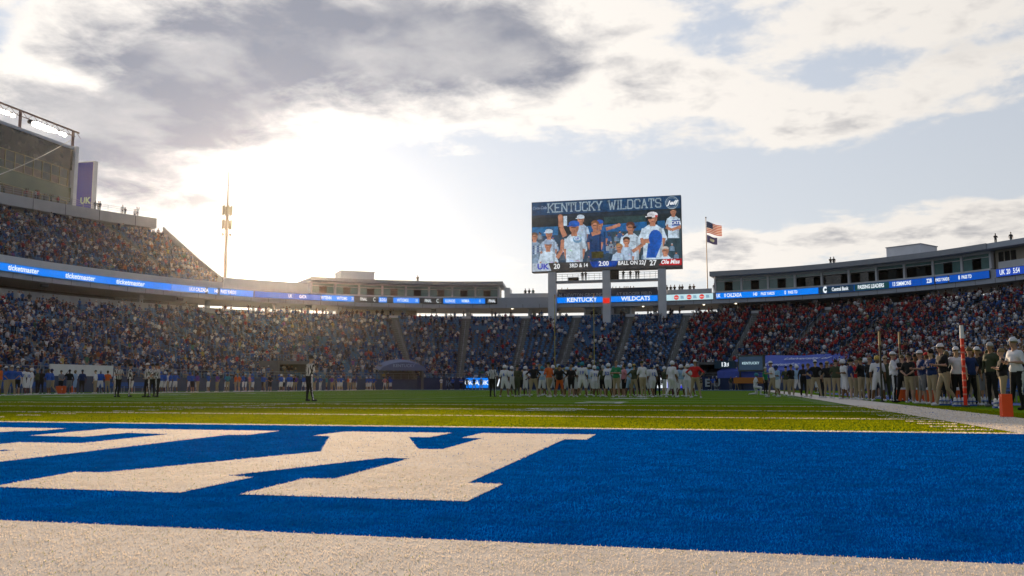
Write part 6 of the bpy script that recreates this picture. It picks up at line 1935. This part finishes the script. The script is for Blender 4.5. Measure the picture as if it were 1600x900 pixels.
cnt = {}
base_l = []
for t_, lab, place, px_, grp in PEOPLE:
    pieces = lab.split(', ')
    def join(q): return ' '.join((', '.join(q) + ', ' + place).split())
    for drop in ((), ('bare head',), ('arms down',), ('white pants', 'white shorts'), ('arms folded', 'hands held in front', 'leaning forward', 'hands on hips')):
        if len(join(pieces).split()) > 12: pieces = [q for q in pieces if q not in drop]
    w = join(pieces).split()
    l2 = ' '.join(w[:12]) if len(w) > 12 and len(w) > 16 else ' '.join(w[:13])
    base_l.append(l2); cnt.setdefault(l2, []).append((px_, id(t_)))
for (t_, lab, place, px_, grp), l2 in zip(PEOPLE, base_l):
    L_ = sorted(cnt[l2]); 
    if len(L_) > 1: l2 = l2 + ', %s such' % ordn[[q[1] for q in L_].index(id(t_))]
    tag(t_, l2, 'person', grp)

# ------------------------------------------------------------------ sideline things
def chain_stick(px, Y, h, top, lab, colr, w=.09):
    X = Y * math.tan(R(pxs(px))); s = empty('chain_stick', (X, Y, 0)); tag(s, lab, 'marker', 'chain crew sticks')
    mb = MB(); mb.tube((0, 0, 0), (0, 0, h - top), w * .5, w * .5, 8); mb.build('pole', colr[0], s)
    mb = MB(); mb.tube((0, 0, h - top), (0, 0, h), w * .62, w * .5, 8); mb.build('tip', colr[1], s)
    mb = MB(); mb.tube((0, 0, 0), (0, 0, .05), w * 1.1, w * 1.1, 8); mb.build('foot', steel_dark, s)
    return s


mk = chain_stick(1503, 29.3, 2.46, .40, 'tall bright red down marker with white tip beside the sideline', (mat('marker_red', (.85, .035, .01), .5), white_paint), .11)
for k in range(8):
    mb = MB(); z = .35 + k * .21; mb.tube((0, 0, z), (0, 0, z + .05), .058, .058, 8); o = mb.build('band', mat('marker_band', (.80, .25, .18), .5), mk)
chain_stick(1374, 37.0, 2.75, .55, 'dark chain stick with tan tip beside the gold-helmeted player', (mat('stick_dark', (.05, .05, .03), .6), mat('stick_tan', (.40, .28, .12), .6)), .08)
chain_stick(1405, 38.5, 2.8, .5, 'second dark chain stick right of the white-shirted chain man', (mat('stick_dark', (.05, .05, .03), .6), mat('stick_tan', (.40, .28, .12), .6)), .08)
py = empty('pylon', (5.42, 19.9, 0)); tag(py, 'bright orange square pylon standing outside the white sideline', 'pylon')
mb = MB(); mb.hexa([(-.10, -.10, .012), (.10, -.10, .012), (.10, .10, .012), (-.10, .10, .012), (-.095, -.095, .47), (.095, -.095, .47), (.095, .095, .47), (-.095, .095, .47)]); mb.build('block', orange_pad, py)
mb = MB(); mb.box(-.11, .11, -.11, .11, 0, .012); mb.build('base', steel_dark, py)


def bench(X, Y, L_, lab):
    b = empty('team_bench', (X, Y, 0)); tag(b, lab, 'bench', 'team benches')
    mb = MB(); mb.box(-.25, .2, 0, L_, .42, .47); mb.build('seat', mat('bench_blue', (.02, .10, .34), .5), b)
    mb = MB(); mb.box(.22, .27, 0, L_, .55, .9); mb.build('backrest', mat('bench_blue', (.02, .10, .34), .5), b)
    for y in np.arange(.3, L_, 1.4): mb = MB(); mb.beam((0, y, 0), (0, y, .42), .06); mb.beam((.24, y, 0), (.24, y, .88), .05); mb.build('leg', steel, b)


bench(10.4, 36, 8, 'blue team bench nearest on the right sideline'); bench(10.4, 50, 8, 'blue team bench farther along the right sideline')
bench(-51.6, 50, 8, 'blue team bench nearest on the left sideline'); bench(-51.6, 64, 8, 'blue team bench farther along the left sideline')
b = MB(); b.face([(6.9, 31.5, m4), (10.2, 31.5, m4), (10.2, 78, m4), (6.9, 78, m4)]); tag(b.build('sideline_mat', mat('mat_blue', (.01, .06, .28), .7, .1, 1)), kind='structure')
b = MB(); b.face([(-51, 44, m4), (-48.6, 44, m4), (-48.6, 112, m4), (-51, 112, m4)]); tag(b.build('sideline_mat', mat('mat_blue', (.01, .06, .28), .7, .1, 1)), kind='structure')


def cooler(px, Y, lab, body, lid, table=True):
    X = Y * math.tan(R(pxs(px)))
    z = 0
    c = empty('drink_cooler', (X, Y, z)); tag(c, lab, 'cooler', 'drink coolers')
    mb = MB(); mb.tube((0, 0, .02), (0, 0, .50), .21, .24, 14); mb.build('tub', body, c)
    mb = MB(); mb.tube((0, 0, .50), (0, 0, .58), .25, .24, 14); mb.tube((0, 0, .58), (0, 0, .60), .08, .07, 10); mb.build('lid', lid, c)
    mb = MB(); mb.beam((0, -.23, .10), (0, -.29, .10), .04); mb.beam((-.26, 0, .4), (-.26, 0, .3), .03); mb.beam((.26, 0, .4), (.26, 0, .3), .03); mb.build('tap', white_paint, c)
    return c


org = mat('cooler_orange', (.75, .12, .02), .5)
for px_, Y, lab in ((97, 57.5, 'large orange cooler beside staff on the left sideline'), (104, 57.9, 'orange cooler right of the large one on the left sideline'), (118, 62, 'small orange cooler farther along the left sideline')): cooler(px_, Y, lab, org, org)
for px_, Y, lab in ((1404, 38.6, 'orange and white cooler behind the chain crew'), (1447, 35.9, 'orange cooler on the mat by the navy-shirted staff'), (1434, 37.6, 'orange cooler beside the blue mat edge'), (1493, 33.8, 'orange cooler behind the white-shirted man')): cooler(px_, Y, lab, org, white_paint).scale = (.85, .85, .95)
for i, (px_, Y) in enumerate(((1470, 31.4), (1493, 29.9), (1510, 30.6), (1556, 27.8), (1533, 31.5))):
    X = Y * math.tan(R(pxs(px_))); c = empty('bottle_carrier', (X, Y, 0)); tag(c, 'white bottle carrier on the turf, %s from the left by the right sideline' % ordn[i], 'carrier', 'bottle carriers by the right sideline')
    mb = MB(); mb.box(-.17, .17, -.11, .11, .0, .05); mb.box(-.17, .17, -.11, .11, .13, .16); mb.beam((0, 0, .16), (0, 0, .36), .03); mb.build('tray', mat('carrier_blue', (.05, .12, .4), .5), c)
    for dx_ in (-.11, 0, .11):
        for dy_ in (-.055, .055): mb = MB(); mb.tube((dx_, dy_, .05), (dx_, dy_, .24), .038, .036, 8); mb.tube((dx_, dy_, .24), (dx_, dy_, .28), .02, .012, 6); mb.build('bottle', white_paint, c)

# ------------------------------------------------------------------ lettering becomes plain mesh
dg = bpy.context.evaluated_depsgraph_get(); dg.update()
for o in [o for o in COL.objects if o.type == 'FONT']:
    me = bpy.data.meshes.new_from_object(o.evaluated_get(dg))
    n_ = bpy.data.objects.new('tmp', me); COL.objects.link(n_)
    n_.parent = o.parent; n_.matrix_parent_inverse = o.matrix_parent_inverse.copy(); n_.matrix_basis = o.matrix_basis.copy()
    for k in o.keys():
        if k in ('label', 'category', 'group', 'kind'): n_[k] = o[k]
    nm = o.name; bpy.data.objects.remove(o); n_.name = nm

# ------------------------------------------------------------------ added even volume: scatters a glow round the sun in place of lens veil
mb = MB(); mb.box(-3020, 3020, -3020, 3020, -1.1, 53)
hz_ = mb.build('haze', [])
hm = bpy.data.materials.new('glow_haze'); hm.use_nodes = True
hn = hm.node_tree.nodes; hn.clear()
pv = hn.new('ShaderNodeVolumePrincipled'); pv.inputs['Color'].default_value = (1, .97, .95, 1); pv.inputs['Density'].default_value = .00005; pv.inputs['Anisotropy'].default_value = .89
ho = hn.new('ShaderNodeOutputMaterial'); hm.node_tree.links.new(pv.outputs[0], ho.inputs['Volume'])
hz_.data.materials.append(hm); tag(hz_, kind='stuff')
